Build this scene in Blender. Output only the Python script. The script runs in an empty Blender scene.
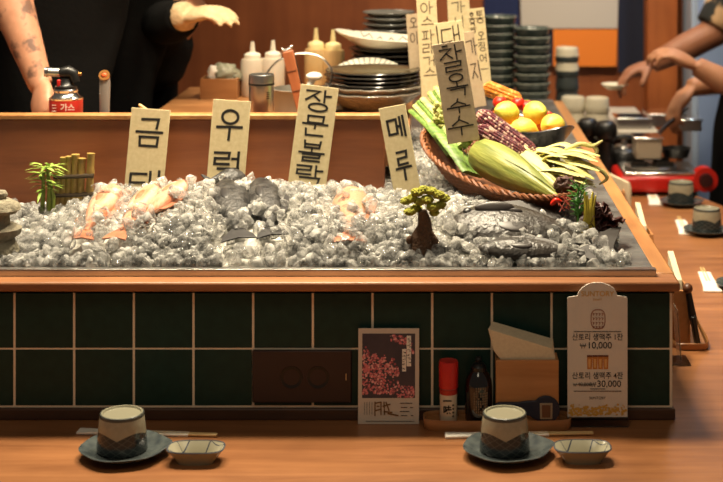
import bpy, math, random
import numpy as np
from mathutils import Vector, Matrix, Euler, noise

random.seed(7)
R = math.radians
PI = math.pi
SC = bpy.context.scene
COL = SC.collection

# ------------------------------------------------------------------ surveying
# the camera stands at (0, 0, EYE) and looks level along +Y
F, CX, CY, EYE = 1450.0, 436.0, -95.0, 1.611
COUNTER = 0.75            # bar counter height
LEDGE = 0.986             # top of the display frame
FACE = 2.433              # distance of the tiled front
WORK = 1.111              # kitchen worktop behind the divider
BACK = 0.87               # back worktop on the right
KFLOOR = 0.20             # raised kitchen floor


def P(px, py, d):
    return Vector(((px - CX) * d / F, d, EYE - (py - CY) * d / F))


def G(px, py, z):
    d = (EYE - z) * F / (py - CY)
    return Vector(((px - CX) * d / F, d, z))


# ------------------------------------------------------------------ materials
def lin(c):
    return tuple((x / 12.92 if x <= .04045 else ((x + .055) / 1.055) ** 2.4) for x in c)


def rgb(r, g, b):
    return lin((r / 255, g / 255, b / 255))


def base_mat(name):
    m = bpy.data.materials.new(name)
    m.use_nodes = True
    nt = m.node_tree
    b = nt.nodes['Principled BSDF']
    return m, nt, b


def mat(name, c, rough=.5, metal=0.0, c2=None, scale=20, amt=.5, bump=0, bscale=60, trans=0, ior=1.45,
        spec=.5, coat=0, stretch=(1, 1, 1), sub=0, detail=4, emit=None, alpha=1):
    m, nt, b = base_mat(name)
    b.inputs['Base Color'].default_value = (*c, 1)
    b.inputs['Roughness'].default_value = rough
    b.inputs['Metallic'].default_value = metal
    b.inputs['Specular IOR Level'].default_value = spec
    b.inputs['IOR'].default_value = ior
    b.inputs['Transmission Weight'].default_value = trans
    b.inputs['Coat Weight'].default_value = coat
    b.inputs['Alpha'].default_value = alpha
    if sub:
        b.inputs['Subsurface Weight'].default_value = sub
        b.inputs['Subsurface Radius'].default_value = (.01, .005, .003)
    if emit:
        b.inputs['Emission Color'].default_value = (*emit[0], 1)
        b.inputs['Emission Strength'].default_value = emit[1]
    if c2 or bump:
        tc = nt.nodes.new('ShaderNodeTexCoord')
        mp = nt.nodes.new('ShaderNodeMapping')
        mp.inputs['Scale'].default_value = stretch
        nt.links.new(tc.outputs['Object'], mp.inputs['Vector'])
    if c2:
        n = nt.nodes.new('ShaderNodeTexNoise')
        n.inputs['Scale'].default_value = scale
        n.inputs['Detail'].default_value = detail
        nt.links.new(mp.outputs[0], n.inputs['Vector'])
        r = nt.nodes.new('ShaderNodeValToRGB')
        r.color_ramp.elements[0].position = .5 - amt / 2
        r.color_ramp.elements[1].position = .5 + amt / 2
        r.color_ramp.elements[0].color = (*c, 1)
        r.color_ramp.elements[1].color = (*c2, 1)
        nt.links.new(n.outputs['Fac'], r.inputs[0])
        nt.links.new(r.outputs[0], b.inputs['Base Color'])
    if bump:
        n2 = nt.nodes.new('ShaderNodeTexNoise')
        n2.inputs['Scale'].default_value = bscale
        n2.inputs['Detail'].default_value = 3
        nt.links.new(mp.outputs[0], n2.inputs['Vector'])
        bp = nt.nodes.new('ShaderNodeBump')
        bp.inputs['Strength'].default_value = bump
        bp.inputs['Distance'].default_value = .01
        nt.links.new(n2.outputs['Fac'], bp.inputs['Height'])
        nt.links.new(bp.outputs[0], b.inputs['Normal'])
    return m


def wood(name, c1, c2, axis=0, scale=6, rough=.4, coat=0, c3=None):
    st = [14, 14, 14]
    st[axis] = 1.2
    m, nt, b = base_mat(name)
    tc = nt.nodes.new('ShaderNodeTexCoord')
    mp = nt.nodes.new('ShaderNodeMapping')
    mp.inputs['Scale'].default_value = st
    nt.links.new(tc.outputs['Object'], mp.inputs['Vector'])
    n = nt.nodes.new('ShaderNodeTexNoise')
    n.inputs['Scale'].default_value = scale * .4
    n.inputs['Detail'].default_value = 8
    n.inputs['Roughness'].default_value = .65
    n.inputs['Distortion'].default_value = .6
    nt.links.new(mp.outputs[0], n.inputs['Vector'])
    r = nt.nodes.new('ShaderNodeValToRGB')
    r.color_ramp.elements[0].position = .32
    r.color_ramp.elements[1].position = .68
    r.color_ramp.elements[0].color = (*c1, 1)
    r.color_ramp.elements[1].color = (*c2, 1)
    nt.links.new(n.outputs['Fac'], r.inputs[0])
    n2 = nt.nodes.new('ShaderNodeTexNoise')          # broad tone changes of the timber
    n2.inputs['Scale'].default_value = 5
    n2.inputs['Detail'].default_value = 3
    nt.links.new(tc.outputs['Object'], n2.inputs['Vector'])
    mx = nt.nodes.new('ShaderNodeMix')
    mx.data_type = 'RGBA'
    mx.blend_type = 'MULTIPLY'
    mx.inputs['Factor'].default_value = .5
    nt.links.new(r.outputs[0], mx.inputs[6])
    r2 = nt.nodes.new('ShaderNodeValToRGB')
    r2.color_ramp.elements[0].color = (.45, .4, .36, 1)
    r2.color_ramp.elements[1].color = (1.0, 1.0, 1.0, 1)
    r2.color_ramp.elements[0].position = .3
    r2.color_ramp.elements[1].position = .65
    nt.links.new(n2.outputs['Fac'], r2.inputs[0])
    nt.links.new(r2.outputs[0], mx.inputs[7])
    nt.links.new(mx.outputs[2], b.inputs['Base Color'])
    bp = nt.nodes.new('ShaderNodeBump')
    bp.inputs['Strength'].default_value = .12
    bp.inputs['Distance'].default_value = .002
    nt.links.new(n.outputs['Fac'], bp.inputs['Height'])
    nt.links.new(bp.outputs[0], b.inputs['Normal'])
    b.inputs['Roughness'].default_value = rough
    b.inputs['Coat Weight'].default_value = coat
    b.inputs['Coat Roughness'].default_value = .25
    return m


def ice_mat(name, milk):
    """clear ice with cloudy patches: part refracting, part letting light straight through, part milky"""
    m, nt, b = base_mat(name)
    N, L = nt.nodes.new, nt.links.new
    nt.nodes.remove(b)
    tc = N('ShaderNodeTexCoord')
    n3 = N('ShaderNodeTexNoise')
    n3.inputs['Scale'].default_value = 150
    L(tc.outputs['Object'], n3.inputs['Vector'])
    bp = N('ShaderNodeBump')
    bp.inputs['Strength'].default_value = .4
    bp.inputs['Distance'].default_value = .004
    L(n3.outputs['Fac'], bp.inputs['Height'])
    gl = N('ShaderNodeBsdfGlass')
    gl.inputs['Color'].default_value = (1, 1, 1, 1)
    gl.inputs['Roughness'].default_value = .04
    gl.inputs['IOR'].default_value = 1.31
    L(bp.outputs[0], gl.inputs['Normal'])
    tr = N('ShaderNodeBsdfTransparent')
    tr.inputs['Color'].default_value = (1, 1, 1, 1)
    gs = N('ShaderNodeBsdfGlossy')
    gs.inputs['Color'].default_value = (1, 1, 1, 1)
    gs.inputs['Roughness'].default_value = .10
    L(bp.outputs[0], gs.inputs['Normal'])
    lw = N('ShaderNodeLayerWeight')
    lw.inputs['Blend'].default_value = .20
    L(bp.outputs[0], lw.inputs['Normal'])
    a = N('ShaderNodeMixShader')           # clear light path + surface shine
    L(lw.outputs['Fresnel'], a.inputs[0])
    L(tr.outputs[0], a.inputs[1])
    L(gs.outputs[0], a.inputs[2])
    c = N('ShaderNodeMixShader')
    c.inputs[0].default_value = .26
    L(a.outputs[0], c.inputs[1])
    L(gl.outputs[0], c.inputs[2])
    d = N('ShaderNodeBsdfTranslucent')
    d.inputs['Color'].default_value = (.98, .965, .92, 1)  # warm lamp cast tinted into colourless ice, here and in the diffuse part
    d2 = N('ShaderNodeBsdfDiffuse')
    d2.inputs['Color'].default_value = (.95, .935, .89, 1)
    e = N('ShaderNodeMixShader')
    e.inputs[0].default_value = .5
    L(d.outputs[0], e.inputs[1])
    L(d2.outputs[0], e.inputs[2])
    n = N('ShaderNodeTexNoise')
    n.inputs['Scale'].default_value = 60
    n.inputs['Detail'].default_value = 2
    L(tc.outputs['Object'], n.inputs['Vector'])
    mr = N('ShaderNodeMapRange')
    mr.inputs['From Min'].default_value = .42
    mr.inputs['From Max'].default_value = .68
    ge = N('ShaderNodeNewGeometry')
    pw = N('ShaderNodeMath')
    pw.operation = 'POWER'
    L(ge.outputs['Random Per Island'], pw.inputs[0])
    pw.inputs[1].default_value = .8
    hi = N('ShaderNodeMath')
    hi.operation = 'MULTIPLY'
    L(pw.outputs[0], hi.inputs[0])
    hi.inputs[1].default_value = milk * 1.6
    L(hi.outputs[0], mr.inputs['To Max'])
    lo = N('ShaderNodeMath')
    lo.operation = 'MULTIPLY'
    L(pw.outputs[0], lo.inputs[0])
    lo.inputs[1].default_value = milk * .3
    L(lo.outputs[0], mr.inputs['To Min'])
    L(n.outputs['Fac'], mr.inputs['Value'])
    s = N('ShaderNodeMixShader')
    L(mr.outputs[0], s.inputs[0])
    L(c.outputs[0], s.inputs[1])
    L(e.outputs[0], s.inputs[2])
    L(s.outputs[0], nt.nodes['Material Output'].inputs['Surface'])
    return m


def ear_mat(name, c1, c2, axis_scale):
    """streaks that run along the local x axis (husks, stalks)"""
    return mat(name, c1, .45, c2=c2, scale=1, amt=.5, stretch=axis_scale, detail=3, bump=.3, bscale=1.0)


def glaze_mat(name, ring=True):
    """cream glazed cup with a dark scalloped pattern of crossing lines round its mouth (local z, mouth down at 0)"""
    m, nt, b = base_mat(name)
    N, L = nt.nodes.new, nt.links.new

    def mth(op, *ins):
        n = N('ShaderNodeMath')
        n.operation = op
        for i, x in enumerate(ins):
            if isinstance(x, (int, float)):
                n.inputs[i].default_value = x
            else:
                L(x, n.inputs[i])
        return n.outputs[0]
    tc = N('ShaderNodeTexCoord')
    sp = N('ShaderNodeSeparateXYZ')
    L(tc.outputs['Object'], sp.inputs[0])
    x, y, z = sp.outputs
    th = mth('ARCTAN2', y, x)
    sc = mth('ABSOLUTE', mth('SINE', mth('ADD', mth('MULTIPLY', th, 2.0), 0.0)))
    edge = mth('ADD', .0255, mth('MULTIPLY', sc, .0085))
    low = mth('LESS_THAN', z, edge)
    d1 = mth('PINGPONG', mth('ADD', mth('MULTIPLY', th, 2.2), mth('MULTIPLY', z, 95)), .5)
    d2 = mth('PINGPONG', mth('SUBTRACT', mth('MULTIPLY', th, 2.2), mth('MULTIPLY', z, 95)), .5)
    lines = mth('MAXIMUM', mth('LESS_THAN', d1, .07), mth('LESS_THAN', d2, .07))
    line_on = mth('MULTIPLY', lines, .6)
    mixd = N('ShaderNodeMix')
    mixd.data_type = 'RGBA'
    mixd.inputs[6].default_value = (*rgb(38, 46, 48), 1)
    mixd.inputs[7].default_value = (*rgb(84, 92, 88), 1)
    L(line_on, mixd.inputs['Factor'])
    n = N('ShaderNodeTexNoise')
    n.inputs['Scale'].default_value = 160
    L(tc.outputs['Object'], n.inputs['Vector'])
    mixc = N('ShaderNodeMix')
    mixc.data_type = 'RGBA'
    mixc.inputs[6].default_value = (*rgb(166, 160, 138), 1)
    mixc.inputs[7].default_value = (*rgb(146, 138, 114), 1)
    L(n.outputs['Fac'], mixc.inputs['Factor'])
    ringm = mth('MULTIPLY', mth('GREATER_THAN', z, .0555), mth('LESS_THAN', z, .0605))
    mixr = N('ShaderNodeMix')
    mixr.data_type = 'RGBA'
    L(mixc.outputs[2], mixr.inputs[6])
    mixr.inputs[7].default_value = (*rgb(92, 92, 84), 1)
    L(ringm if ring else mth('MULTIPLY', 0, z), mixr.inputs['Factor'])
    mixf = N('ShaderNodeMix')
    mixf.data_type = 'RGBA'
    L(low, mixf.inputs['Factor'])
    L(mixr.outputs[2], mixf.inputs[6])
    L(mixd.outputs[2], mixf.inputs[7])
    L(mixf.outputs[2], b.inputs['Base Color'])
    b.inputs['Roughness'].default_value = .18
    return m


def stripe_mat(name, base, ink, kind):
    """small striped dishes: 'slant' crossing brush lines (x), 'radial' ticks round a rim, 'zig' a zigzag"""
    m, nt, b = base_mat(name)
    N, L = nt.nodes.new, nt.links.new

    def mth(op, *ins):
        n = N('ShaderNodeMath')
        n.operation = op
        for i, x in enumerate(ins):
            if isinstance(x, (int, float)):
                n.inputs[i].default_value = x
            else:
                L(x, n.inputs[i])
        return n.outputs[0]
    tc = N('ShaderNodeTexCoord')
    sp = N('ShaderNodeSeparateXYZ')
    L(tc.outputs['Object'], sp.inputs[0])
    x, y, z = sp.outputs
    if kind == 'slant':
        a = mth('PINGPONG', mth('ADD', mth('MULTIPLY', x, 30), mth('MULTIPLY', y, -22)), .5)
        c = mth('PINGPONG', mth('ADD', mth('MULTIPLY', x, 17), mth('MULTIPLY', y, 26)), .5)
        k = mth('MAXIMUM', mth('LESS_THAN', a, .030), mth('LESS_THAN', c, .012))
    elif kind == 'radial':
        th = mth('ARCTAN2', y, x)
        r = mth('SQRT', mth('ADD', mth('MULTIPLY', x, x), mth('MULTIPLY', y, y)))
        k = mth('MULTIPLY', mth('LESS_THAN', mth('PINGPONG', mth('MULTIPLY', th, 6.4), .5), .10),
                mth('MULTIPLY', mth('GREATER_THAN', r, .074), mth('LESS_THAN', r, .096)))
    else:
        t = mth('PINGPONG', mth('MULTIPLY', x, 34), .5)
        r = mth('ABSOLUTE', mth('SUBTRACT', mth('MULTIPLY', t, .05), mth('SUBTRACT', y, .062)))
        k = mth('LESS_THAN', r, .003)
    mx = N('ShaderNodeMix')
    mx.data_type = 'RGBA'
    L(k, mx.inputs['Factor'])
    mx.inputs[6].default_value = (*base, 1)
    mx.inputs[7].default_value = (*ink, 1)
    L(mx.outputs[2], b.inputs['Base Color'])
    b.inputs['Roughness'].default_value = .2
    return m


MAT = {}
MAT['counter'] = wood('counter wood', rgb(134, 84, 48), rgb(172, 116, 72), 0, 5, .34, .15)
MAT['ledge'] = wood('ledge wood', rgb(140, 88, 52), rgb(176, 120, 76), 0, 5, .4)
MAT['rim'] = wood('rim wood', rgb(160, 106, 58), rgb(196, 140, 84), 1, 5, .4)
MAT['dark_wood'] = wood('dark wood', rgb(62, 40, 28), rgb(88, 58, 40), 0, 5, .45)
MAT['divider'] = wood('divider wood', rgb(128, 72, 42), rgb(158, 94, 56), 0, 4, .4)
MAT['wall'] = wood('wall wood', rgb(144, 78, 42), rgb(166, 94, 52), 2, 3, .5)
MAT['block'] = wood('cutting surface', rgb(150, 98, 56), rgb(184, 132, 84), 0, 4, .4)
MAT['post'] = wood('post wood', rgb(158, 82, 36), rgb(184, 104, 50), 2, 4, .5)
MAT['holder'] = wood('holder wood', rgb(178, 118, 66), rgb(204, 144, 88), 0, 6, .5)
MAT['tray'] = wood('tray wood', rgb(150, 98, 56), rgb(180, 126, 78), 0, 6, .4)
MAT['tile'] = mat('green tile', rgb(18, 46, 38), .45, c2=rgb(25, 55, 46), scale=60, bump=.05, bscale=25, spec=.3)
MAT['grout'] = mat('grout', rgb(232, 216, 190), .9)
MAT['steel'] = mat('steel', (.55, .53, .5), .28, 1, c2=(.45, .43, .4), scale=40)
MAT['steel_bright'] = mat('bright steel', (.72, .7, .66), .16, 1)
MAT['slate'] = mat('slate', rgb(62, 62, 62), .35, c2=rgb(104, 104, 102), scale=14, amt=.3, bump=.35, bscale=40)
MAT['sign'] = mat('sign card', rgb(208, 192, 152), .8, c2=rgb(192, 174, 132), scale=120)
MAT['sign_dim'] = mat('sign card shaded', rgb(182, 162, 134), .8, c2=rgb(168, 148, 120), scale=120)  # shade put into the card colour, as on the corn card facing less light
MAT['ink'] = mat('black ink', rgb(28, 24, 20), .6)
MAT['ink_thin'] = mat('brown black ink', rgb(58, 46, 34), .6)
MAT['ice'] = ice_mat('ice', .48)
MAT['ice_bed'] = mat('packed ice', rgb(232, 228, 216), .35, c2=rgb(186, 182, 172), scale=60, amt=.4, bump=.8, bscale=70)
MAT['glass'] = mat('clear plastic', (.95, .95, .93), .08, trans=1, ior=1.35)
MAT['black'] = mat('black plastic', rgb(24, 23, 22), .35)
MAT['black_cloth'] = mat('black cloth', (.0035, .0034, .0034), .95, c2=(.006, .0057, .0055), scale=300, bump=.15, bscale=60, spec=.15)
MAT['white'] = mat('white paper', rgb(240, 234, 222), .7)
MAT['napkin'] = mat('napkin paper', rgb(220, 204, 172), .85, c2=rgb(206, 188, 156), scale=200)
MAT['cup_foot'] = mat('cup foot glaze', rgb(138, 134, 114), .22)
MAT['cup_ring'] = mat('cup ring glaze', rgb(78, 80, 74), .25)
MAT['cream'] = mat('cream glaze', rgb(212, 204, 178), .25)
MAT['red'] = mat('red enamel', rgb(190, 34, 26), .3)
MAT['red_can'] = mat('red can print', rgb(196, 48, 40), .35)
MAT['navy'] = mat('navy cloth', rgb(30, 40, 80), .9, c2=rgb(24, 33, 68), scale=90)
MAT['noren_dark'] = mat('dark navy cloth', rgb(28, 32, 50), .9)
MAT['noren_white'] = mat('white cloth print', rgb(184, 174, 162), .9)
MAT['noren_orange'] = mat('orange cloth print', rgb(222, 122, 40), .9)
MAT['skin'] = mat('skin', rgb(186, 134, 100), .55, c2=rgb(168, 114, 82), scale=30, sub=.1)
MAT['lemon'] = mat('lemon peel', rgb(222, 212, 88), .35, c2=rgb(210, 196, 70), scale=40, bump=.25, bscale=260)
MAT['tomato'] = mat('tomato skin', rgb(200, 40, 22), .25)
MAT['bone'] = mat('bamboo cream', rgb(214, 180, 124), .6)


# ------------------------------------------------------------------ mesh building
class MB:
    def __init__(s):
        s.v, s.f, s.m = [], [], []

    def add(s, vs, fs, mi=0, M=None):
        o = len(s.v)
        if M is None:
            s.v += [tuple(v) for v in vs]
        else:
            s.v += [tuple(M @ Vector(v)) for v in vs]
        s.f += [tuple(i + o for i in f) for f in fs]
        s.m += [mi] * len(fs)
        return s

    def box(s, c, d, mi=0, M=None):
        x, y, z = c
        a, b, h = d[0] / 2, d[1] / 2, d[2] / 2
        vs = [(x + i * a, y + j * b, z + k * h) for k in (-1, 1) for j in (-1, 1) for i in (-1, 1)]
        fs = [(0, 2, 3, 1), (4, 5, 7, 6), (0, 1, 5, 4), (2, 6, 7, 3), (0, 4, 6, 2), (1, 3, 7, 5)]
        return s.add(vs, fs, mi, M)

    def lathe(s, prof, seg=32, c=(0, 0, 0), mi=0, M=None, sx=1, sy=1, fn=None):
        vs, fs, rings = [], [], []
        for r, z in prof:
            if r < 1e-6:
                rings.append([len(vs)])
                vs.append((c[0], c[1], c[2] + z))
            else:
                ring = []
                for i in range(seg):
                    a = 2 * PI * i / seg
                    k = fn(a, r, z) if fn else (1, 0)
                    ring.append(len(vs))
                    vs.append((c[0] + r * k[0] * math.cos(a) * sx, c[1] + r * k[0] * math.sin(a) * sy, c[2] + z + k[1]))
                rings.append(ring)
        for A, B in zip(rings, rings[1:]):
            if len(A) == 1 and len(B) == 1:
                continue
            for i in range(seg):
                j = (i + 1) % seg
                if len(A) == 1:
                    fs.append((A[0], B[j], B[i]))
                elif len(B) == 1:
                    fs.append((A[i], A[j], B[0]))
                else:
                    fs.append((A[i], A[j], B[j], B[i]))
        return s.add(vs, fs, mi, M)

    def tube(s, pts, rad, seg=10, mi=0, M=None, flat=1.0, up=None, round_ends=False):
        pts = [Vector(p) for p in pts]
        if not hasattr(rad, '__len__'):
            rad = [rad] * len(pts)
        rad = list(rad)
        if round_ends:
            for e in (0, -1):
                r = rad[e]
                d = (pts[0] - pts[1]).normalized() if e == 0 else (pts[-1] - pts[-2]).normalized()
                ex = [(pts[e] + d * r * .55, r * .8), (pts[e] + d * r * .9, r * .4)]
                if e == 0:
                    pts = [ex[1][0], ex[0][0]] + pts
                    rad = [ex[1][1], ex[0][1]] + rad
                else:
                    pts = pts + [ex[0][0], ex[1][0]]
                    rad = rad + [ex[0][1], ex[1][1]]
        n = len(pts)
        vs, fs = [], []
        prev = None
        for i in range(n):
            t = (pts[min(i + 1, n - 1)] - pts[max(i - 1, 0)]).normalized()
            if prev is None:
                u = Vector(up) if up else (Vector((0, 0, 1)) if abs(t.z) < .9 else Vector((0, 1, 0)))
            else:
                u = prev
            u = (u - t * u.dot(t)).normalized()
            prev = u
            w = t.cross(u)
            for k in range(seg):
                a = 2 * PI * k / seg
                vs.append(pts[i] + w * (math.cos(a) * rad[i]) + u * (math.sin(a) * rad[i] * flat))
        for i in range(n - 1):
            for k in range(seg):
                l = (k + 1) % seg
                fs.append((i * seg + k, i * seg + l, (i + 1) * seg + l, (i + 1) * seg + k))
        fs.append(tuple(range(seg))[::-1])
        fs.append(tuple((n - 1) * seg + k for k in range(seg)))
        return s.add(vs, fs, mi, M)

    def ell(s, c, r, seg=16, rings=10, mi=0, M=None, nz=0, fr=8):
        vs, fs = [(0, 0, -1)], []
        for i in range(1, rings):
            a = PI * i / rings
            for k in range(seg):
                b = 2 * PI * k / seg
                vs.append((math.sin(a) * math.cos(b), math.sin(a) * math.sin(b), -math.cos(a)))
        vs.append((0, 0, 1))
        out = []
        for v in vs:
            k = 1
            if nz:
                k = 1 + nz * noise.noise(Vector(v) * fr + Vector(c) * 37)
            out.append((c[0] + v[0] * r[0] * k, c[1] + v[1] * r[1] * k, c[2] + v[2] * r[2] * k))
        for k in range(seg):
            l = (k + 1) % seg
            fs.append((0, 1 + l, 1 + k))
            for i in range(rings - 2):
                fs.append((1 + i * seg + k, 1 + i * seg + l, 1 + (i + 1) * seg + l, 1 + (i + 1) * seg + k))
            q = 1 + (rings - 2) * seg
            fs.append((q + k, q + l, len(vs) - 1))
        return s.add(out, fs, mi, M)

    def prism(s, poly, y0, y1, mi=0, M=None):
        """polygon in x,z (anticlockwise seen from -y) given thickness along y"""
        n = len(poly)
        vs = [(x, y0, z) for x, z in poly] + [(x, y1, z) for x, z in poly]
        fs = [tuple(range(n)), tuple(range(2 * n - 1, n - 1, -1))]
        fs += [(i, i + n, (i + 1) % n + n, (i + 1) % n) for i in range(n)]
        return s.add(vs, fs, mi, M)

    def slab(s, poly, z0, z1, mi=0, M=None):
        """polygon in x,y given thickness along z"""
        n = len(poly)
        vs = [(x, y, z0) for x, y in poly] + [(x, y, z1) for x, y in poly]
        fs = [tuple(range(n))[::-1], tuple(range(n, 2 * n))]
        fs += [(i, (i + 1) % n, (i + 1) % n + n, i + n) for i in range(n)]
        return s.add(vs, fs, mi, M)

    def ribbon(s, pts, w, y=0, mi=0, M=None):
        """flat brush stroke of width w along 2-D points in the x,z plane, a hair thick"""
        pts = [Vector((p[0], p[1])) for p in pts]
        q = [pts[0]]
        for p in pts[1:]:
            if (p - q[-1]).length > 1e-7:
                q.append(p)
        pts = q
        if len(pts) < 2:
            return s
        L, Rr = [], []
        n = len(pts)
        for i in range(n):
            a = (pts[i] - pts[i - 1]).normalized() if i else (pts[1] - pts[0]).normalized()
            b = (pts[i + 1] - pts[i]).normalized() if i < n - 1 else a
            t = a + b
            t = t.normalized() if t.length > 1e-4 else a
            nn = Vector((-t.y, t.x))
            k = 1 / max(.6, nn.dot(Vector((-a.y, a.x))))
            e = Vector((0, 0))
            if i == 0:
                e = -a * w * .35
            if i == n - 1:
                e = a * w * .35
            L.append(pts[i] + e + nn * w / 2 * k)
            Rr.append(pts[i] + e - nn * w / 2 * k)
        vs, fs = [], []
        for d in (0, .0004):
            vs += [(p.x, y - d, p.y) for p in L] + [(p.x, y - d, p.y) for p in Rr]
        o = 2 * n
        for i in range(n - 1):
            fs.append((o + i, o + n + i, o + n + i + 1, o + i + 1))
            fs.append((i, i + 1, n + i + 1, n + i))
            fs.append((i, o + i, o + i + 1, i + 1))
            fs.append((n + i, n + i + 1, o + n + i + 1, o + n + i))
        fs.append((0, n, o + n, o))
        fs.append((n - 1, o + n - 1, o + 2 * n - 1, 2 * n - 1))
        return s.add(vs, fs, mi, M)

    def build(s, name, mats, parent=None, smooth=True, bevel=0, loc=None, rot=None, ang=40, sub=0):
        me = bpy.data.meshes.new(name)
        me.from_pydata(s.v, [], s.f)
        if not isinstance(mats, (list, tuple)):
            mats = [mats]
        for m in mats:
            me.materials.append(MAT[m] if isinstance(m, str) else m)
        me.polygons.foreach_set('material_index', s.m)
        me.validate()
        import bmesh
        bm = bmesh.new()
        bm.from_mesh(me)
        bmesh.ops.recalc_face_normals(bm, faces=bm.faces)
        bm.to_mesh(me)
        bm.free()
        if smooth:
            me.polygons.foreach_set('use_smooth', [True] * len(me.polygons))
            me.set_sharp_from_angle(angle=R(ang))
        o = bpy.data.objects.new(name, me)
        COL.objects.link(o)
        if parent:
            o.parent = parent
        if loc is not None:
            o.location = loc
        if rot is not None:
            o.rotation_euler = rot
        if bevel:
            b = o.modifiers.new('bevel', 'BEVEL')
            b.width = bevel
            b.segments = 2
            b.limit_method = 'ANGLE'
            b.angle_limit = R(40)
        if sub:
            q = o.modifiers.new('sub', 'SUBSURF')
            q.levels = q.render_levels = sub
        return o


def tag(o, label, cat, group=None, kind=None):
    o['label'] = label
    o['category'] = cat
    if group:
        o['group'] = group
    if kind:
        o['kind'] = kind
    return o


def thing(name, label, cat, loc=(0, 0, 0), rot=(0, 0, 0), group=None):
    o = bpy.data.objects.new(name, None)
    o.empty_display_size = .02
    COL.objects.link(o)
    o.location = loc
    o.rotation_euler = rot
    return tag(o, label, cat, group)


def struct(o):
    o['kind'] = 'structure'
    return o


def copy_tree(o, parent=None):
    c = o.copy()
    COL.objects.link(c)
    c.parent = parent
    for ch in list(o.children):
        copy_tree(ch, c)
    return c


def again(o, label, loc, rot=None, group=None):
    c = copy_tree(o)
    c['label'] = label
    c.location = loc
    if rot is not None:
        c.rotation_euler = rot
    if group:
        c['group'] = group
    return c


def curve_pts(pts, n=6):
    """Catmull-Rom through the points"""
    pts = [Vector(p) for p in pts]
    out = []
    for i in range(len(pts) - 1):
        p0 = pts[max(i - 1, 0)]
        p1, p2 = pts[i], pts[i + 1]
        p3 = pts[min(i + 2, len(pts) - 1)]
        for k in range(n):
            t = k / n
            out.append(.5 * ((2 * p1) + (-p0 + p2) * t + (2 * p0 - 5 * p1 + 4 * p2 - p3) * t * t + (-p0 + 3 * p1 - 3 * p2 + p3) * t ** 3))
    out.append(pts[-1])
    return out


def lerp_list(vals, n):
    out = []
    for a, b in zip(vals, vals[1:]):
        for k in range(n):
            out.append(a + (b - a) * k / n)
    out.append(vals[-1])
    return out


# ------------------------------------------------------------------ hand lettering (brush strokes of Korean letters)
def circ(cx, cy, rx, ry, n=18):
    return [(cx + rx * math.sin(2 * PI * i / n), cy - ry * math.cos(2 * PI * i / n)) for i in range(n + 1)]


J = {
    'ㄱ': [[(0, .08), (1, .0), (.92, 1)]],
    'ㄴ': [[(0, 0), (.03, .92), (1, .85)]],
    'ㄷ': [[(1, .05), (.03, .08), (0, .95), (1, .9)]],
    'ㄹ': [[(0, .04), (1, 0), (.96, .46), (.04, .52), (.03, 1), (1, .95)]],
    'ㅁ': [[(0, .04), (.03, 1), (.97, .97), (1, 0), (0, .04)]],
    'ㅂ': [[(0, 0), (.05, 1), (.95, .97), (1, 0)], [(.03, .52), (.97, .48)]],
    'ㅅ': [[(.52, 0), (.42, .5), (0, 1)], [(.46, .42), (1, 1)]],
    'ㅇ': [circ(.5, .5, .5, .5)],
    'ㅈ': [[(0, .04), (.98, 0), (.5, .5), (0, 1)], [(.52, .48), (1, .98)]],
    'ㅊ': [[(.3, -.1), (.7, -.12)], [(0, .2), (1, .16), (.5, .55), (0, 1)], [(.52, .55), (1, 1)]],
    'ㅋ': [[(0, .04), (1, 0), (.9, 1)], [(0, .5), (.95, .44)]],
    'ㅌ': [[(1, .02), (.03, .05), (0, .97), (1, .93)], [(.02, .5), (.92, .46)]],
    'ㅍ': [[(0, .05), (1, 0)], [(.3, .05), (.34, .95)], [(.7, .05), (.66, .95)], [(0, 1), (1, .95)]],
    'ㅎ': [[(.35, -.05), (.65, -.06)], [(0, .2), (1, .16)], circ(.5, .64, .36, .36)],
    'ㅏ': [[(.3, 0), (.33, 1)], [(.33, .48), (1, .44)]],
    'ㅐ': [[(.1, .04), (.12, .96)], [(.8, 0), (.82, 1)], [(.12, .5), (.8, .46)]],
    'ㅓ': [[(.7, 0), (.7, 1)], [(.1, .48), (.7, .46)]],
    'ㅔ': [[(.35, .04), (.36, .95)], [(.85, 0), (.87, 1)], [(-.1, .5), (.35, .47)]],
    'ㅣ': [[(.5, 0), (.52, 1)]],
    'ㅗ': [[(.5, 0), (.5, .85)], [(0, .9), (1, .84)]],
    'ㅜ': [[(0, .18), (1, .12)], [(.52, .15), (.5, 1)]],
    'ㅡ': [[(0, .5), (1, .46)]],
}
CHO = 'ㄱㄲㄴㄷㄸㄹㅁㅂㅃㅅㅆㅇㅈㅉㅊㅋㅌㅍㅎ'
JUNG = 'ㅏㅐㅑㅒㅓㅔㅕㅖㅗㅘㅙㅚㅛㅜㅝㅞㅟㅠㅡㅢㅣ'
JONG = ' ㄱㄲㄳㄴㄵㄶㄷㄹㄺㄻㄼㄽㄾㄿㅀㅁㅂㅄㅅㅆㅇㅈㅊㅋㅌㅍㅎ'


def strokes(ch):
    k = ord(ch) - 0xAC00
    L, V, T = CHO[k // 588], JUNG[k % 588 // 28], JONG[k % 28]
    out = []

    def put(j, x0, y0, x1, y1):
        for st in J[j]:
            out.append([(x0 + (x1 - x0) * a, y0 + (y1 - y0) * b) for a, b in st])
    has = T != ' '
    if V in 'ㅗㅜㅡ':
        if has:
            put(L, .18, 0, .82, .34)
            put(V, 0, .36, 1, .62)
            put(T, .15, .66, .85, 1)
        else:
            put(L, .18, 0, .82, .46)
            put(V, 0, .5, 1, 1)
    else:
        if has:
            put(L, 0, .05, .55, .5)
            put(V, .62, 0, 1, .56)
            put(T, .15, .64, .9, 1)
        else:
            put(L, 0, .12, .52, .85)
            put(V, .6, 0, 1, 1)
    return out


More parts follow.
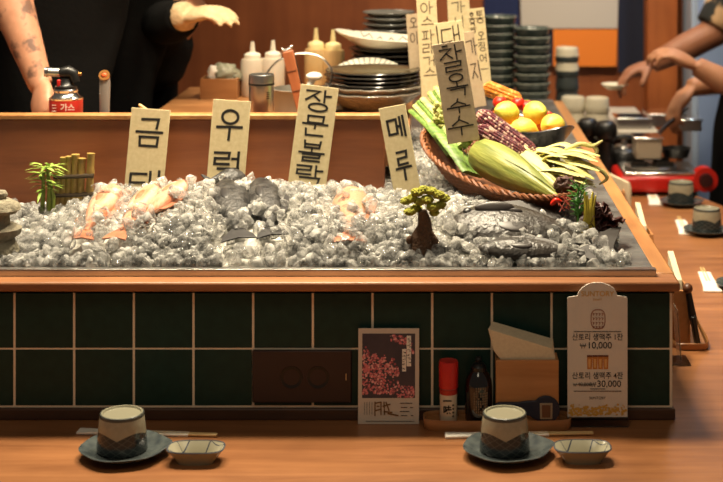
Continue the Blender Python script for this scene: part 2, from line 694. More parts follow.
def letter(mb, ch, x0, z0, x1, z1, w, y=0, mi=0):
    """one syllable in the box x0..x1, z0 (top) .. z1 (bottom)"""
    for st in strokes(ch):
        mb.ribbon([(x0 + (x1 - x0) * a, z0 + (z1 - z0) * b) for a, b in st], w, y, mi)


_font_cache = {}


def text_mesh(name, s, size, m, parent, x, z, y=0, align='CENTER', bold=0, sx=1):
    cu = bpy.data.curves.new(name, 'FONT')
    cu.body = s
    cu.size = size
    cu.align_x = align
    cu.extrude = .0001
    cu.offset = bold
    ob = bpy.data.objects.new(name, cu)
    COL.objects.link(ob)
    dg = bpy.context.evaluated_depsgraph_get()
    me = bpy.data.meshes.new_from_object(ob.evaluated_get(dg))
    bpy.data.objects.remove(ob)
    me.materials.clear()
    me.materials.append(MAT[m])
    o = bpy.data.objects.new(name, me)
    COL.objects.link(o)
    o.parent = parent
    o.location = (x, y, z)
    o.rotation_euler = (R(90), 0, 0)
    o.scale = (sx, 1, 1)
    return o

# ================================================================== THE SETTING
m = MB(); m.box((0, 2.8, -.02), (8, 7.6, .04)); struct(m.build('floor', mat('floor tiles', rgb(70, 58, 48), .6), bevel=0))
m = MB(); m.box((0, 4.3, .1), (6, 2.9, .2)); struct(m.build('floor_kitchen', mat('kitchen floor', rgb(80, 70, 62), .6)))
m = MB(); m.box((0, 5.66, 1.6), (8, .1, 3.2)); struct(m.build('wall_back', 'wall'))
m = MB(); m.box((.855, 5.52, 1.6), (.115, .1, 3.2)); struct(m.build('trim_1', 'post', bevel=.004))

# ------------------------------------------------------------------ the bar counter
bar = thing('bar_counter', 'warm brown wooden bar counter running in front of and right of the tiled display', 'counter', (0, 0, 0))
bar_poly = [(-1.7, 1.7), (1.0, 1.7), (1.0, 3.5), (.885, 3.95), (.784, 4.275), (.70, 4.62), (.40, 4.62), (.40, 2.5), (-1.7, 2.5)]
m = MB(); m.slab(bar_poly, COUNTER - .05, COUNTER); m.build('top', 'counter', bar, bevel=.004)
m = MB()
m.box((-.35, 2.1, .35), (2.6, .04, .7)); m.box((.75, 3.1, .35), (.04, 2.1, .7))
m.build('front_panel', 'dark_wood', bar)

# ------------------------------------------------------------------ the display
XL, XR = -1.25, .396
disp = thing('display_counter', 'long display counter faced with dark green square tiles and a wooden ledge', 'display counter', (0, FACE, COUNTER))
m = MB(); m.box(((XL - .10) / 2, .28, .10), (-.10 - XL, .53, .195)); m.box(((XR - .0995) / 2, 1.1, .10), (XR + .0995, 2.17, .195)); m.build('carcass', 'dark_wood', disp)
m = MB()
zr = [(.772, .8665), (.8685, .9615)]
for k in range(-6, 12):
    x0 = -.7064 + .1 * k
    if x0 < XL or x0 + .1 > XR + .002:
        continue
    for a, b in zr:
        m.box((x0 + .05, .001, (a + b) / 2 - COUNTER), (.0962, .010, b - a - .0008))
m.build('tile_panel', 'tile', disp, bevel=.0012)
m = MB(); m.box(((XL + XR) / 2, .0050, .116), (XR - XL, .016, .204)); m.build('grout', 'grout', disp)
m = MB(); m.box(((XL + XR) / 2 + .002, -.003, .0095), (XR - XL + .004, .016, .019)); m.build('base_trim', 'dark_wood', disp, bevel=.002)
m = MB(); m.box(((XL + .4046) / 2, -.003, LEDGE - COUNTER - .008), (.4046 - XL, .06, .016)); m.build('ledge', 'ledge', disp, bevel=.004)
m = MB(); m.box(((XL + .40) / 2, .012, LEDGE - COUNTER - .020), (.40 - XL, .03, .012)); m.build('ledge_moulding', 'dark_wood', disp, bevel=.001)
m = MB(); m.box((.3884, 1.11, LEDGE - COUNTER - .008), (.0325, 2.165, .0165)); m.build('side_rim', 'rim', disp, bevel=.003)
m = MB(); m.box((.386, 1.10, .115), (.022, 2.17, .205)); m.build('side_panel', 'dark_wood', disp)
m = MB()
m.box(((XL + .371) / 2, .009, .2375), (.371 - XL, .004, .019))
m.box(((XL + .371) / 2, .0145, .2465), (.371 - XL, .015, .003))
m.build('tray_lip', 'steel', disp, bevel=.0006)
m = MB()
m.box(((-.13 + .371) / 2, 1.11, .222), (.371 + .13, 2.14, .040)); m.box(((XL - .13) / 2, .29, .222), (-.13 - XL, .50, .040))
m.build('slate_tray', 'slate', disp, bevel=.002)

sock = thing('power_socket', 'dark brown socket plate with two round black outlets on the green tiles', 'socket', P(302, 376, FACE - .007), group=None)
w, h = 99 * FACE / F, 52 * FACE / F
m = MB(); m.box((0, 0, 0), (w, .008, h)); m.build('plate', mat('socket plate', rgb(52, 34, 28), .5), sock, bevel=.002)
for sx in (-1, 1):
    m = MB()
    m.lathe([(0, -.006), (.0135, -.006), (.0135, 0), (.0185, .001), (.0195, -.002), (.0195, -.007)][::-1], 32, M=Matrix.Rotation(R(90), 4, 'X'))
    o = m.build('outlet', 'black', sock, loc=(sx * .0222 + .005, -.004, -.001))
    m = MB()
    for q in (-.006, .006):
        m.lathe([(0, 0), (.0022, 0), (.0022, .001), (0, .001)], 10, c=(q, 0, 0), M=Matrix.Rotation(R(90), 4, 'X'))
    m.build('contact', 'steel', o, loc=(0, .0045, 0))
m = MB(); m.box((0, 0, 0), (.0012, .002, .011)); m.build('indicator_mark', 'bone', sock, loc=(.074, -.0046, 0))

# ------------------------------------------------------------------ wooden divider and kitchen worktops
dv = thing('divider_board', 'reddish brown wooden board standing behind the ice on the left', 'divider', (0, 2.95, .99))
m = MB(); m.box(((XL - .104) / 2, .012, .092), (-.104 - XL, .024, .185)); m.build('board', 'divider', dv, bevel=.002)
m = MB(); m.box(((XL - .100) / 2, .014, .1895), (-.100 - XL, .036, .010)); m.build('cap_strip', 'rim', dv, bevel=.002)
m = MB(); m.box(((XL - .69) / 2, .135, .1075), (-.69 - XL, .22, .016)); m.build('back_shelf', 'block', dv, bevel=.002)

wt = thing('kitchen_worktop', 'brown wooden worktop behind the divider board carrying plates and bottles', 'worktop', (0, 3.0, KFLOOR))
m = MB(); m.box((-.37, .49, WORK - KFLOOR - .02), (.62, 1.0, .04)); m.build('top', 'block', wt, bevel=.004)
m = MB(); m.box((-.40, .55, .435), (.54, .86, .87)); m.build('base_cabinet', 'dark_wood', wt)

bc = thing('back_counter', 'pale steel back counter under stacked bowls and cups', 'worktop', (0, 4.75, KFLOOR))
m = MB(); m.box((.335, .28, BACK - KFLOOR - .012), (.79, .58, .024)); m.build('top', mat('pale worktop', rgb(196, 184, 164), .35), bc, bevel=.003)
m = MB(); m.box((.335, .30, .32), (.75, .5, .64)); m.build('base_cabinet', 'dark_wood', bc)

# ------------------------------------------------------------------ cloth curtain, fridge
nr = thing('noren_curtain', 'navy cloth curtain printed with a white and orange drinking glass shape', 'curtain', (0, 5.58, 0))
dN = 5.58
def nx(px): return (px - CX) * dN / F
def nz_(py): return EYE - (py - CY) * dN / F
def cloth(name, px0, px1, ymat, top=-75, bot=66, ph=0, off=0.0):
    mb = MB(); n = 30
    for i in range(n):
        xs = [nx(px0 + (px1 - px0) * t / n) for t in (i, i + 1)]
        ys = [.006 * math.sin((px0 + (px1 - px0) * t / n) * .13 + ph) - off for t in (i, i + 1)]
        mb.add([(xs[0], ys[0], nz_(bot)), (xs[1], ys[1], nz_(bot)), (xs[1], ys[1], nz_(top)), (xs[0], ys[0], nz_(top)),
                (xs[0], ys[0] + .003, nz_(bot)), (xs[1], ys[1] + .003, nz_(bot)), (xs[1], ys[1] + .003, nz_(top)), (xs[0], ys[0] + .003, nz_(top))],
               [(0, 1, 2, 3), (5, 4, 7, 6), (4, 5, 1, 0), (3, 2, 6, 7)])
    return mb.build(name, ymat, nr)
cloth('cloth_panel', 484, 519, 'navy')
cloth('cloth_panel', 521, 617, 'noren_dark')
cloth('cloth_panel', 618, 651, 'noren_dark', bot=72)
def print_patch(name, pts, m_):
    mb = MB(); mb.prism([(nx(a), nz_(b)) for a, b in pts], -.0135, -.0125); return mb.build(name, m_, nr, smooth=False)
print_patch('white_print', [(521, 28), (617, 28), (618, -10), (616, -75), (519, -75), (520, -10)], 'noren_white')
print_patch('orange_print', [(521, 66), (527.5, 66), (527.5, 29), (520.5, 29)], 'noren_orange')
print_patch('orange_print', [(531, 66), (545, 66), (545, 29), (531, 29)], 'noren_orange')
print_patch('orange_print', [(553, 66), (616, 66), (617, 29), (553, 29)], 'noren_orange')
m = MB(); m.tube([(nx(482), -.02, nz_(-76)), (nx(652), -.02, nz_(-76))], .012, 10); m.build('rod', 'dark_wood', nr)

fr = thing('drinks_fridge', 'pale blue upright drinks fridge behind the wooden post', 'fridge', (1.25, 5.3, KFLOOR))
m = MB(); m.box((0, .13, .9), (.62, .2, 1.8)); m.build('cabinet', mat('fridge body', rgb(168, 184, 206), .35), fr, bevel=.006)
m = MB(); m.box((0, .018, .62), (.58, .02, 1.2)); m.build('door', mat('fridge door', rgb(140, 158, 190), .3), fr, bevel=.004)
m = MB(); m.box((0, .016, 1.245), (.58, .02, .04)); m.build('sign_band', mat('purple band', rgb(60, 44, 96), .5), fr)
m = MB(); m.box((-.12, -.012, 1.06), (.30, .035, .03)); m.build('door_handle', mat('white plastic', rgb(226, 228, 226), .4), fr, bevel=.004)
m = MB(); m.box((-.245, .004, 1.11), (.034, .006, .036)); m.build('sticker', mat('olive sticker', rgb(150, 132, 50), .6), fr)
m = MB(); m.box((-.20, .004, 1.11), (.03, .006, .045)); m.build('sticker', mat('grey sticker', rgb(120, 116, 118), .6), fr)
m = MB(); m.ell((-.278, .003, 1.005), (.011, .008, .011)); m.build('indicator_light', mat('pink lamp', rgb(255, 120, 120), .4, emit=(rgb(255, 110, 110), 1.5)), fr)

# ================================================================== ICE
RX = np.array([-1.25, -.80, -.713, -.675, -.628, -.542, -.4476, -.372, -.277, -.201, -.106, -.03, .045, .197, .273, .311, .345, .372])
RZ = np.array([1.030, 1.030, 1.044, 1.062, 1.078, 1.081, 1.088, 1.092, 1.088, 1.078, 1.068, 1.066, 1.068, 1.062, 1.045, 1.018, 1.003, .994])
TRAY = .992


def ice_h(x, y):
    """height of the top of the ice at x, y"""
    r = np.interp(x, RX, RZ) - TRAY
    t = np.clip((y - 2.455) / (2.72 - 2.455), 0, 1)
    prof = np.sin(t * PI / 2) ** .9
    back = np.clip((y - 2.78) / .16, 0, 1)
    left = x < -.10
    dip = np.where(left, 1 - .35 * back, 1 - .12 * np.sin(np.clip((y - 2.75) / .4, 0, 1) * PI))
    far = np.clip((y - 3.3) / .9, 0, 1)
    dip = np.where(left, dip, dip * (1 - .55 * far))
    return TRAY + .002 + (r - .020 * np.clip(r / .03, 0, 1)) * prof * dip


FISH = []      # footprints on the ice: x1, y1, x2, y2, radius


def near_fish(x, y):
    for x1, y1, x2, y2, r, sk in FISH:
        dx, dy = x2 - x1, y2 - y1
        t = max(0, min(1, ((x - x1) * dx + (y - y1) * dy) / (dx * dx + dy * dy)))
        if math.hypot(x - x1 - dx * t, y - y1 - dy * t) < r:
            return sk
    return 0


def fish(name, label, tail, head, Hh, W, body_m, fin_m, up=(0, -.45, .9), group=None, lift=.012, foot=.6, eye=True, skip=.72):
    """a fish lying on its side; tail and head are (px, py, distance)"""
    tp = P(*tail); hp = P(*head)
    tp.z = float(ice_h(tp.x, tp.y)) + lift
    hp.z = float(ice_h(hp.x, hp.y)) + lift
    L = (hp - tp).length
    xa = (hp - tp).normalized()
    ya = Vector(up); ya = (ya - xa * ya.dot(xa)).normalized()
    za = xa.cross(ya)
    Mx = Matrix((xa, ya, za)).transposed().to_4x4()
    t = thing(name, label, 'fish', tp, Mx.to_euler(), group)
    prof = [(.10, .16), (.16, .2), (.24, .36), (.36, .66), (.48, .88), (.6, 1), (.72, .98), (.82, .84), (.9, .62), (.96, .38), (1, .12)]
    mb = MB(); rings = []
    seg = 18
    vs, fs = [], []
    for i, (u, k) in enumerate(prof):
        for q in range(seg):
            a = 2 * PI * q / seg
            vs.append((u * L, W / 2 * (k ** .8) * math.cos(a), Hh / 2 * k * math.sin(a) - (.02 * Hh if u > .9 else 0)))
    n = len(prof)
    for i in range(n - 1):
        for q in range(seg):
            fs.append((i * seg + q, i * seg + (q + 1) % seg, (i + 1) * seg + (q + 1) % seg, (i + 1) * seg + q))
    fs.append(tuple(range(seg))); fs.append(tuple((n - 1) * seg + q for q in range(seg)))
    mb.add(vs, fs)
    mb.build('body', body_m, t, sub=1)
    mb = MB()
    h = Hh
    mb.prism([(.14 * L, -.10 * h), (.14 * L, .10 * h), (.02 * L, .36 * h), (-.05 * L, .42 * h), (-.01 * L, 0), (-.05 * L, -.42 * h), (.02 * L, -.36 * h)], -.0015, .0015)
    mb.build('tail_fin', fin_m, t, bevel=.0008)
    mb = MB()
    mb.prism([(.28 * L, .2 * h), (.74 * L, .44 * h), (.7 * L, .58 * h), (.6 * L, .66 * h), (.52 * L, .64 * h), (.45 * L, .6 * h), (.36 * L, .52 * h), (.3 * L, .40 * h)], -.0015, .0015)
    mb.build('dorsal_fin', fin_m, t, bevel=.0008)
    mb = MB()
    mb.ell((.62 * L, W / 2 * .86, -.10 * h), (.10 * L, .003, .13 * h), 18, 10, M=Matrix.Translation((0, 0, 0)))
    mb.build('pectoral_fin', fin_m, t)
    if eye:
        mb = MB(); mb.ell((.9 * L, W * .25, .12 * h), (.07 * h, .05 * h, .07 * h), 12, 8); e = mb.build('eye', 'black', t)
    FISH.append((tp.x, tp.y, hp.x, hp.y, Hh * foot, skip))
    return t


rosy = mat('rosy fish skin', rgb(186, 110, 76), .3, c2=rgb(206, 172, 146), scale=30, amt=.35, stretch=(.4, 1, 2), bump=.25, bscale=180)
rosy_fin = mat('rosy fin', rgb(150, 84, 56), .4, c2=rgb(176, 116, 84), scale=60)
grey = mat('rockfish skin', rgb(14, 14, 15), .4, c2=rgb(66, 64, 62), scale=45, amt=.25, bump=.3, bscale=150)
grey_fin = mat('rockfish fin', rgb(44, 42, 42), .4)
pale = mat('pale fish skin', rgb(186, 148, 120), .35, c2=rgb(160, 112, 84), scale=16, amt=.5, bump=.25, bscale=160)
dark = mat('dark fish skin', rgb(26, 23, 21), .34, c2=rgb(62, 56, 50), scale=18, amt=.45, bump=.3, bscale=110)
dark_fin = mat('dark fin', rgb(40, 33, 29), .4)

fish('rosy_fish', 'rosy orange fish leftmost in the ice, tail pointing down', (82, 250, 2.52), (116, 190, 2.80), .056, .038, rosy, rosy_fin, group='rosy fish in the ice', lift=.012)
fish('rosy_fish', 'rosy orange fish in the ice, second from the left', (116, 252, 2.52), (158, 192, 2.80), .050, .036, rosy, rosy_fin, group='rosy fish in the ice', lift=.012)
fish('rosy_fish', 'rosy orange fish with its back high, rightmost of the three rosy ones', (140, 236, 2.57), (186, 190, 2.80), .046, .034, rosy, rosy_fin, group='rosy fish in the ice', lift=.012)
fish('rockfish', 'dark grey mottled fish in the ice, lower left of the grey ones', (238, 258, 2.51), (226, 196, 2.76), .074, .040, grey, grey_fin, skip=.84, group='grey rockfish in the ice', lift=.014)
fish('rockfish', 'dark grey mottled fish in the ice, right one of the grey ones', (272, 256, 2.52), (260, 194, 2.77), .068, .040, grey, grey_fin, skip=.84, group='grey rockfish in the ice', lift=.014)
fish('rockfish', 'grey fish lying crosswise at the foot of the second name card', (206, 186, 2.82), (246, 180, 2.86), .05, .04, grey, grey_fin, skip=.84, group='grey rockfish in the ice', lift=.012)
fish('pale_fish', 'pale orange fish half buried in ice below the third name card', (348, 252, 2.52), (352, 188, 2.80), .072, .045, pale, rosy_fin, lift=.010, skip=.40)
big = fish('large_dark_fish', 'large dark fish under ice at the right end of the display', (612, 250, 2.57), (450, 240, 2.60), .135, .06, dark, dark_fin, lift=.006, foot=.34, skip=.66)
mb = MB()
mb.ell((-.006, 0, .002), (.036, .006, .013), 22, 12); mb.ell((.022, 0, -.004), (.022, .004, .007), 18, 10)
o = mb.build('side_fin', dark_fin, big)
bp_ = P(498, 214, 2.60); bp_.z = float(ice_h(bp_.x, bp_.y)) + .03
o.matrix_parent_inverse = Matrix.Identity(4)
bpy.context.view_layer.update()
o.matrix_local = big.matrix_world.inverted() @ Matrix.Translation(bp_) @ Matrix.Rotation(R(-28), 4, 'X')


jaw = fish('shaded_underside', 'dark fish-shaped stand-in for the shaded underside along the front edge at the right', (592, 262, 2.495), (478, 262, 2.50), .055, .03, dark, dark_fin, lift=.010, foot=.45)  # dark body put in for the shaded underside of ice and belly

# packed ice below the loose pieces
nxg, nyg = 150, 70
mb = MB()
def bed(x0, x1, y0, y1, nx_, ny_):
    xs = np.linspace(x0, x1, nx_); ys = np.linspace(y0, y1, ny_)
    Xg, Yg = np.meshgrid(xs, ys)
    Zg = ice_h(Xg, Yg) - .016
    vs = [(float(Xg[j, i]), float(Yg[j, i]), max(float(Zg[j, i]) + .004 * noise.noise(Vector((Xg[j, i] * 60, Yg[j, i] * 60, 0))), TRAY - .006)) for j in range(ny_) for i in range(nx_)]
    fs = [(j * nx_ + i, j * nx_ + i + 1, (j + 1) * nx_ + i + 1, (j + 1) * nx_ + i) for j in range(ny_ - 1) for i in range(nx_ - 1)]
    mb.add(vs, fs)
bed(XL + .01, -.105, 2.462, 2.945, 170, 70)
bed(-.105, .335, 2.462, 3.9, 80, 150)
ice = mb.build('ice_bed', 'ice_bed')
tag(ice, 'bed of crushed clear ice filling the display tray', 'ice', kind='stuff')

# loose pieces: rounded, dented lumps
rng = np.random.default_rng(5)
import bmesh
bm = bmesh.new(); bmesh.ops.create_icosphere(bm, subdivisions=2, radius=1)
bv = np.array([v.co[:] for v in bm.verts]); bf = np.array([[v.index for v in f.verts] for f in bm.faces]); bm.free()
shapes = []
for k in range(10):
    e = .55 + .25 * rng.random()
    s = np.sign(bv) * np.abs(bv) ** e                       # between ball and cube
    off = rng.random(3) * 50
    d = np.array([noise.noise(Vector(tuple(v * 1.3 + off))) for v in bv])
    s = s * (1 + .22 * d)[:, None]
    for _p in range(7):                                     # broken faces
        nrm = rng.normal(size=3); nrm /= np.linalg.norm(nrm)
        over = np.maximum(s @ nrm - rng.uniform(.5, .85), 0)
        s = s - over[:, None] * nrm[None, :]
    shapes.append(s)
V, Fc = [], []
cnt = 0


def piece(x, y, z, r):
    global cnt
    s = shapes[int(rng.integers(10))] * np.array([r * rng.uniform(.7, 1.25), r * rng.uniform(.7, 1.2), r * rng.uniform(.6, 1.0)])
    q = Euler(tuple(rng.uniform(0, 6.28, 3))).to_matrix()
    s = s @ np.array(q).T + np.array([x, y, z])
    V.append(s); Fc.append(bf + cnt * len(bv)); cnt += 1


def pour(x0, x1, y0, y1, n, keep=lambda x, y: 1.0):
    for _ in range(n):
        x, y = rng.uniform(x0, x1), rng.uniform(y0, y1)
        if rng.random() > keep(x, y):
            continue
        h = float(ice_h(x, y))
        r = rng.uniform(.007, .0135)
        up = 0
        sk = near_fish(x, y)
        if sk:
            if rng.random() < sk:
                continue
            up = rng.uniform(.004, .020)
        layer = rng.choice([0, 0, 1])
        z = max(h - .004 - layer * .012 + rng.uniform(-.004, .005) + up, TRAY + r * .6)
        piece(x, y, z, r)


pour(-1.22, -.11, 2.468, 2.93, 4300)
pour(-1.22, .33, 2.468, 2.60, 2300, lambda x, y: 1 if x < .24 else max(.1, 1 - (x - .24) / .09))
pour(-.11, .345, 2.468, 2.95, 1900, lambda x, y: 1 if x < .28 else max(.15, 1 - (x - .28) / .07))
pour(-.11, .33, 2.95, 3.7, 1700, lambda x, y: 1 if x < .2 else .35)
V = np.concatenate(V); Fc = np.concatenate(Fc)
me = bpy.data.meshes.new('loose_ice')
me.vertices.add(len(V)); me.vertices.foreach_set('co', V.ravel())
me.loops.add(Fc.size); me.loops.foreach_set('vertex_index', Fc.ravel())
me.polygons.add(len(Fc)); me.polygons.foreach_set('loop_start', np.arange(0, Fc.size, 3)); me.polygons.foreach_set('loop_total', np.full(len(Fc), 3))
me.polygons.foreach_set('use_smooth', np.ones(len(Fc), bool))
me.update(); me.validate(); me.set_sharp_from_angle(angle=R(38))
me.materials.append(MAT['ice'])
o = bpy.data.objects.new('loose_ice', me); COL.objects.link(o); o.parent = ice
o['kind'] = 'stuff'


def on_ice(px, py, d, up=0):
    p = P(px, py, d)
    p.z = float(ice_h(p.x, p.y)) + up
    return p


# ================================================================== NAME CARDS
def sign(label, tl, tr, br, bl, d, glyphs, w, tilt=6, m_='sign', ink='ink', ext=.05, rod=None, yaw=0, cat='sign'):
    k = d / F
    W = math.hypot(tr[0] - tl[0], tr[1] - tl[1]) * k
    tx, ty = (tl[0] + tr[0]) / 2, (tl[1] + tr[1]) / 2
    bx, by = (bl[0] + br[0]) / 2, (bl[1] + br[1]) / 2
    Hs = math.hypot(tx - bx, ty - by) * k / math.cos(R(tilt))
    a = math.atan2(tx - bx, by - ty)
    t = thing('name_card', label, cat, P(bx, by, d), Euler((R(-tilt), a, R(yaw)), 'XYZ'), 'hand-lettered name cards')
    mb = MB(); mb.box((0, .0015, (Hs - ext) / 2), (W, .003, Hs + ext)); mb.build('card', m_, t, bevel=.0006)
    for ch, x0, y0, x1, y1 in glyphs:
        mb = MB()
        if ch == '|':
            mb.ribbon([((x0 * k) - W / 2, Hs - y0 * k), ((x1 * k) - W / 2, Hs - y1 * k)], w * k)
            mb.build('ink_stroke', ink, t, smooth=False)
            continue
        letter(mb, ch, x0 * k - W / 2, Hs - y0 * k, x1 * k - W / 2, Hs - y1 * k, w * k)
        mb.build('lettering', ink, t, smooth=False)
    if rod:
        mb = MB(); mb.box((0, .006, -rod / 2), (.010, .004, rod)); mb.build('clear_stake', 'glass', t, bevel=.001)
    return t


sign('cream card lettered 금태, leftmost of the hand-lettered name cards', (130, 109), (169, 111), (164, 186), (124, 184), 2.88,
     [('금', 7, 10, 33, 37), ('태', 5, 61, 36, 88)], 2.6)
sign('cream card lettered 우럭, second name card from the left', (212, 101), (250, 102), (246, 182), (205, 181), 2.88,
     [('우', 6, 10, 31, 39), ('럭', 6, 51, 33, 77)], 2.7)
sign('tall cream card lettered 장문볼락 in the middle of the ice', (300, 85), (338, 90), (326, 187), (288, 182), 2.88,
     [('장', 7, 4, 32, 25), ('문', 7, 30, 32, 50), ('볼', 7, 55, 32, 75), ('락', 7, 79, 33, 98)], 2.1)
sign('cream card lettered 메루 leaning left beside the end of the board', (378, 109), (405, 106), (421, 187), (393, 192), 2.86,
     [('메', 6, 11, 23, 31), ('루', 7, 46, 22, 74)], 2.5)
sign('dimly lit card lettered 찰옥수수 standing over the corn basket', (432, 45), (464, 41), (480, 137), (447, 143), 2.86,
     [('찰', 6, 3, 28, 29), ('옥', 8, 32, 29, 54), ('수', 5, 57, 28, 71), ('수', 3, 74, 28, 93)], 1.5, tilt=2, m_='sign_dim', ink='ink', ext=.004, rod=.12)
sign('cream card lettered 대 peeking out behind the corn card', (434, 24), (462, 20), (470, 84), (442, 88), 3.2,
     [('|', 2, 3, 2, 26), ('대', 6, 4, 25, 24)], 1.3, tilt=3, ink='ink_thin', rod=.16)
sign('card lettered 가지 between the corn card and a taller card', (461, 33), (474, 31), (487, 84), (466, 86), 3.3,
     [('가', 3, 7, 14, 24), ('지', 4, 30, 14, 50)], 1.1, tilt=3, m_='sign_dim', ink='ink_thin', rod=.20)
sign('tall cream card lettered 아스파라거스 behind the dark plates', (416, -6), (436, -6), (440, 80), (421, 82), 3.42,
     [('아', 4, 8, 16, 20), ('스', 4, 23, 16, 33), ('파', 4, 36, 16, 47), ('라', 4, 49, 16, 60), ('거', 4, 62, 16, 72), ('스', 4, 74, 16, 84)], 1.0, tilt=2, ink='ink_thin', rod=.16)
sign('cream card lettered 가시 highest of the cards at the back', (447, -6), (469, -6), (472, 62), (450, 64), 3.55,
     [('가', 4, 7, 17, 19), ('시', 4, 22, 17, 34), ('오', 4, 40, 17, 50)], 1.0, tilt=2, ink='ink_thin', rod=.16)
sign('cream card in two small columns standing before the navy curtain', (467, 9), (484, 8), (491, 72), (473, 76), 3.48,
     [('홍', 1, 4, 7, 14), ('금', 1, 15, 7, 24), ('통', 8, 3, 16, 15), ('오', 8, 24, 15, 32), ('징', 8, 34, 15, 43), ('어', 8, 46, 15, 54), ('|', 5, 61, 15, 61)], .9, tilt=2, ink='ink_thin', rod=.22)
sign('narrow tan card half hidden by the dark plates', (406, 15), (420, 13), (423, 60), (409, 62), 3.5,
     [('오', 3, 4, 11, 14), ('이', 3, 18, 11, 30)], 1.0, tilt=2, m_='sign_dim', ink='ink_thin', rod=.2)

# ================================================================== SETS ON THE COUNTER
MAT['cup'] = glaze_mat('cup glaze')
MAT['saucer'] = mat('saucer glaze', rgb(54, 61, 64), .25, c2=rgb(84, 90, 88), scale=60, amt=.4)
MAT['dish'] = stripe_mat('striped dish glaze', rgb(158, 152, 130), rgb(52, 58, 74), 'slant')


def superell(n):
    return lambda a, r, z: ((abs(math.cos(a)) ** n + abs(math.sin(a)) ** n) ** (-1 / n), 0)


cup_prof = [(0, .048), (.030, .046), (.0365, .002), (.0378, 0), (.0392, .002), (.0388, .012), (.0362, .040), (.0345, .053), (.0335, .0555),
            (.0325, .0580), (.0300, .0580), (.0285, .0545), (0, .0535)]


def make_cup(label, loc, group):
    t = thing('upturned_cup', label, 'cup', loc, group=group)
    mb = MB(); mb.lathe(cup_prof[:9] + [(0, .0555)], 40); mb.build('body', 'cup', t)
    mb = MB(); mb.lathe([(.0335, .0555), (.0335, .0575), (.0322, .0590), (.0300, .0588), (.0285, .0562), (0, .0562)][2:], 40); mb.lathe([(.0343, .0535), (.0345, .0565), (.0335, .0586), (.0320, .0591), (.0318, .0570)], 40, mi=1); mb.build('foot_ring', ['cup_foot', 'cup_ring'], t)
    return t


def make_saucer(label, loc, group, rz=0):
    t = thing('saucer', label, 'saucer', loc, (0, 0, rz), group)
    def leaf(a, r, z):
        a = (a + PI) % (2 * PI) - PI
        return (1 + .09 * math.exp(-(a / .3) ** 2) * (r > .05) + .02 * math.sin(a * 6) * (r > .06), .003 * math.exp(-(a / .3) ** 2) * (r > .06))
    mb = MB()
    mb.lathe([(0, .0035), (.034, .0035), (.036, 0), (.039, 0), (.041, .0035), (.058, .0085), (.0675, .0140), (.0685, .0155), (.0665, .0160), (.056, .0115), (.045, .0080), (0, .0075)], 56, fn=leaf)
    o = mb.build('plate', 'saucer', t)
    return t


def make_dish(label, loc, group):
    t = thing('small_dish', label, 'dish', loc, group=group)
    mb = MB(); se = superell(3.2)
    mb.lathe([(0, .002), (.024, .002), (.025, 0), (.029, 0), (.030, .003), (.043, .020), (.0445, .0215), (.0435, .0225)], 64, sy=.62, fn=se); mb.lathe([(.0435, .0225), (.040, .0205), (.028, .006), (0, .005)], 64, sy=.62, fn=se, mi=1)
    mb.build('bowl', ['cup_foot', 'dish'], t)
    mb = MB(); mb.lathe([(.0445, .0208), (.0450, .0218), (.0436, .0232), (.0424, .0222)] + [(.0445, .0208)], 64, sy=.62, fn=se)
    mb.build('rim_line', mat('slate blue glaze', rgb(62, 68, 82), .25) if 'rimblue' not in MAT else 'rimblue', t)
    return t


MAT['rimblue'] = mat('slate blue glaze line', rgb(82, 86, 94), .25)


def make_chopsticks(label, a, b, split, group=None, w=.017):
    """paper sleeve from a to split with wooden sticks reaching to b; points on the counter"""
    a, b = Vector(a), Vector(b)
    L = (b - a).length
    t = thing('chopsticks', label, 'chopsticks', a, (0, 0, math.atan2(b.y - a.y, b.x - a.x)), group)
    s = L * split
    mb = MB()
    mb.slab([(0, -w * .62), (s * .25, -w / 2), (s, -w * .42), (s, w * .42), (s * .25, w / 2), (0, w * .62)], .0003, .0045)
    mb.build('paper_sleeve', 'white', t, bevel=.0012)
    for k in (-1, 1):
        mb = MB()
        mb.tube([(s * .5, k * .0035, .0028), (L, k * .003, .0028)], [.0026, .0019], 8)
        mb.build('stick', 'bone', t)
    return t


cz = COUNTER
c1 = make_cup('upturned cream and dark patterned cup on the left front saucer', (-.4915, 2.270, cz + .0085), 'upturned patterned cups')
s1 = make_saucer('blue grey leaf saucer under the left front cup', (-.4880, 2.270, cz), 'blue grey saucers')
d1 = make_dish('small striped dish beside the left front saucer', (-.3715, 2.245, cz), 'small striped dishes')
make_chopsticks('chopsticks in a white paper sleeve behind the left front cup', G(78, 432.5, cz), G(217, 436.5, cz), .80, 'chopsticks in paper sleeves')
again(c1, 'upturned cream and dark patterned cup on the saucer before the condiment tray', (.1075, 2.270, cz + .0085))
again(s1, 'blue grey leaf saucer in front of the condiment tray', (.1110, 2.270, cz))
again(d1, 'small striped dish in front of the beer price card', (.2270, 2.248, cz))
make_chopsticks('chopsticks in a white sleeve between condiment tray and cup', G(445, 437, cz), G(593, 434.5, cz), .70, 'chopsticks in paper sleeves')
# three more sets along the right side of the counter
for (x, y, word, sx, sy, sl) in ((.703, 4.16, 'nearest the red gas stove', .640, 4.13, .2), (.7095, 3.80, 'second away from the red gas stove', .664, 3.76, .19),
                                 (.690, 3.255, 'at the right edge level with the display front', .625, 3.20, .2)):
    again(c1, 'upturned patterned cup on the saucer ' + word, (x, y, cz + .0085), (0, 0, .4))
    again(s1, 'blue grey saucer ' + word, (x, y, cz), (0, 0, 0)).scale = (.9, .9, .9)
    make_chopsticks('white paper chopstick sleeve lying lengthwise ' + word, (sx - .010, sy + .02, cz), (sx + .004, sy + .23, cz), .8, 'chopsticks in paper sleeves', w=.034)

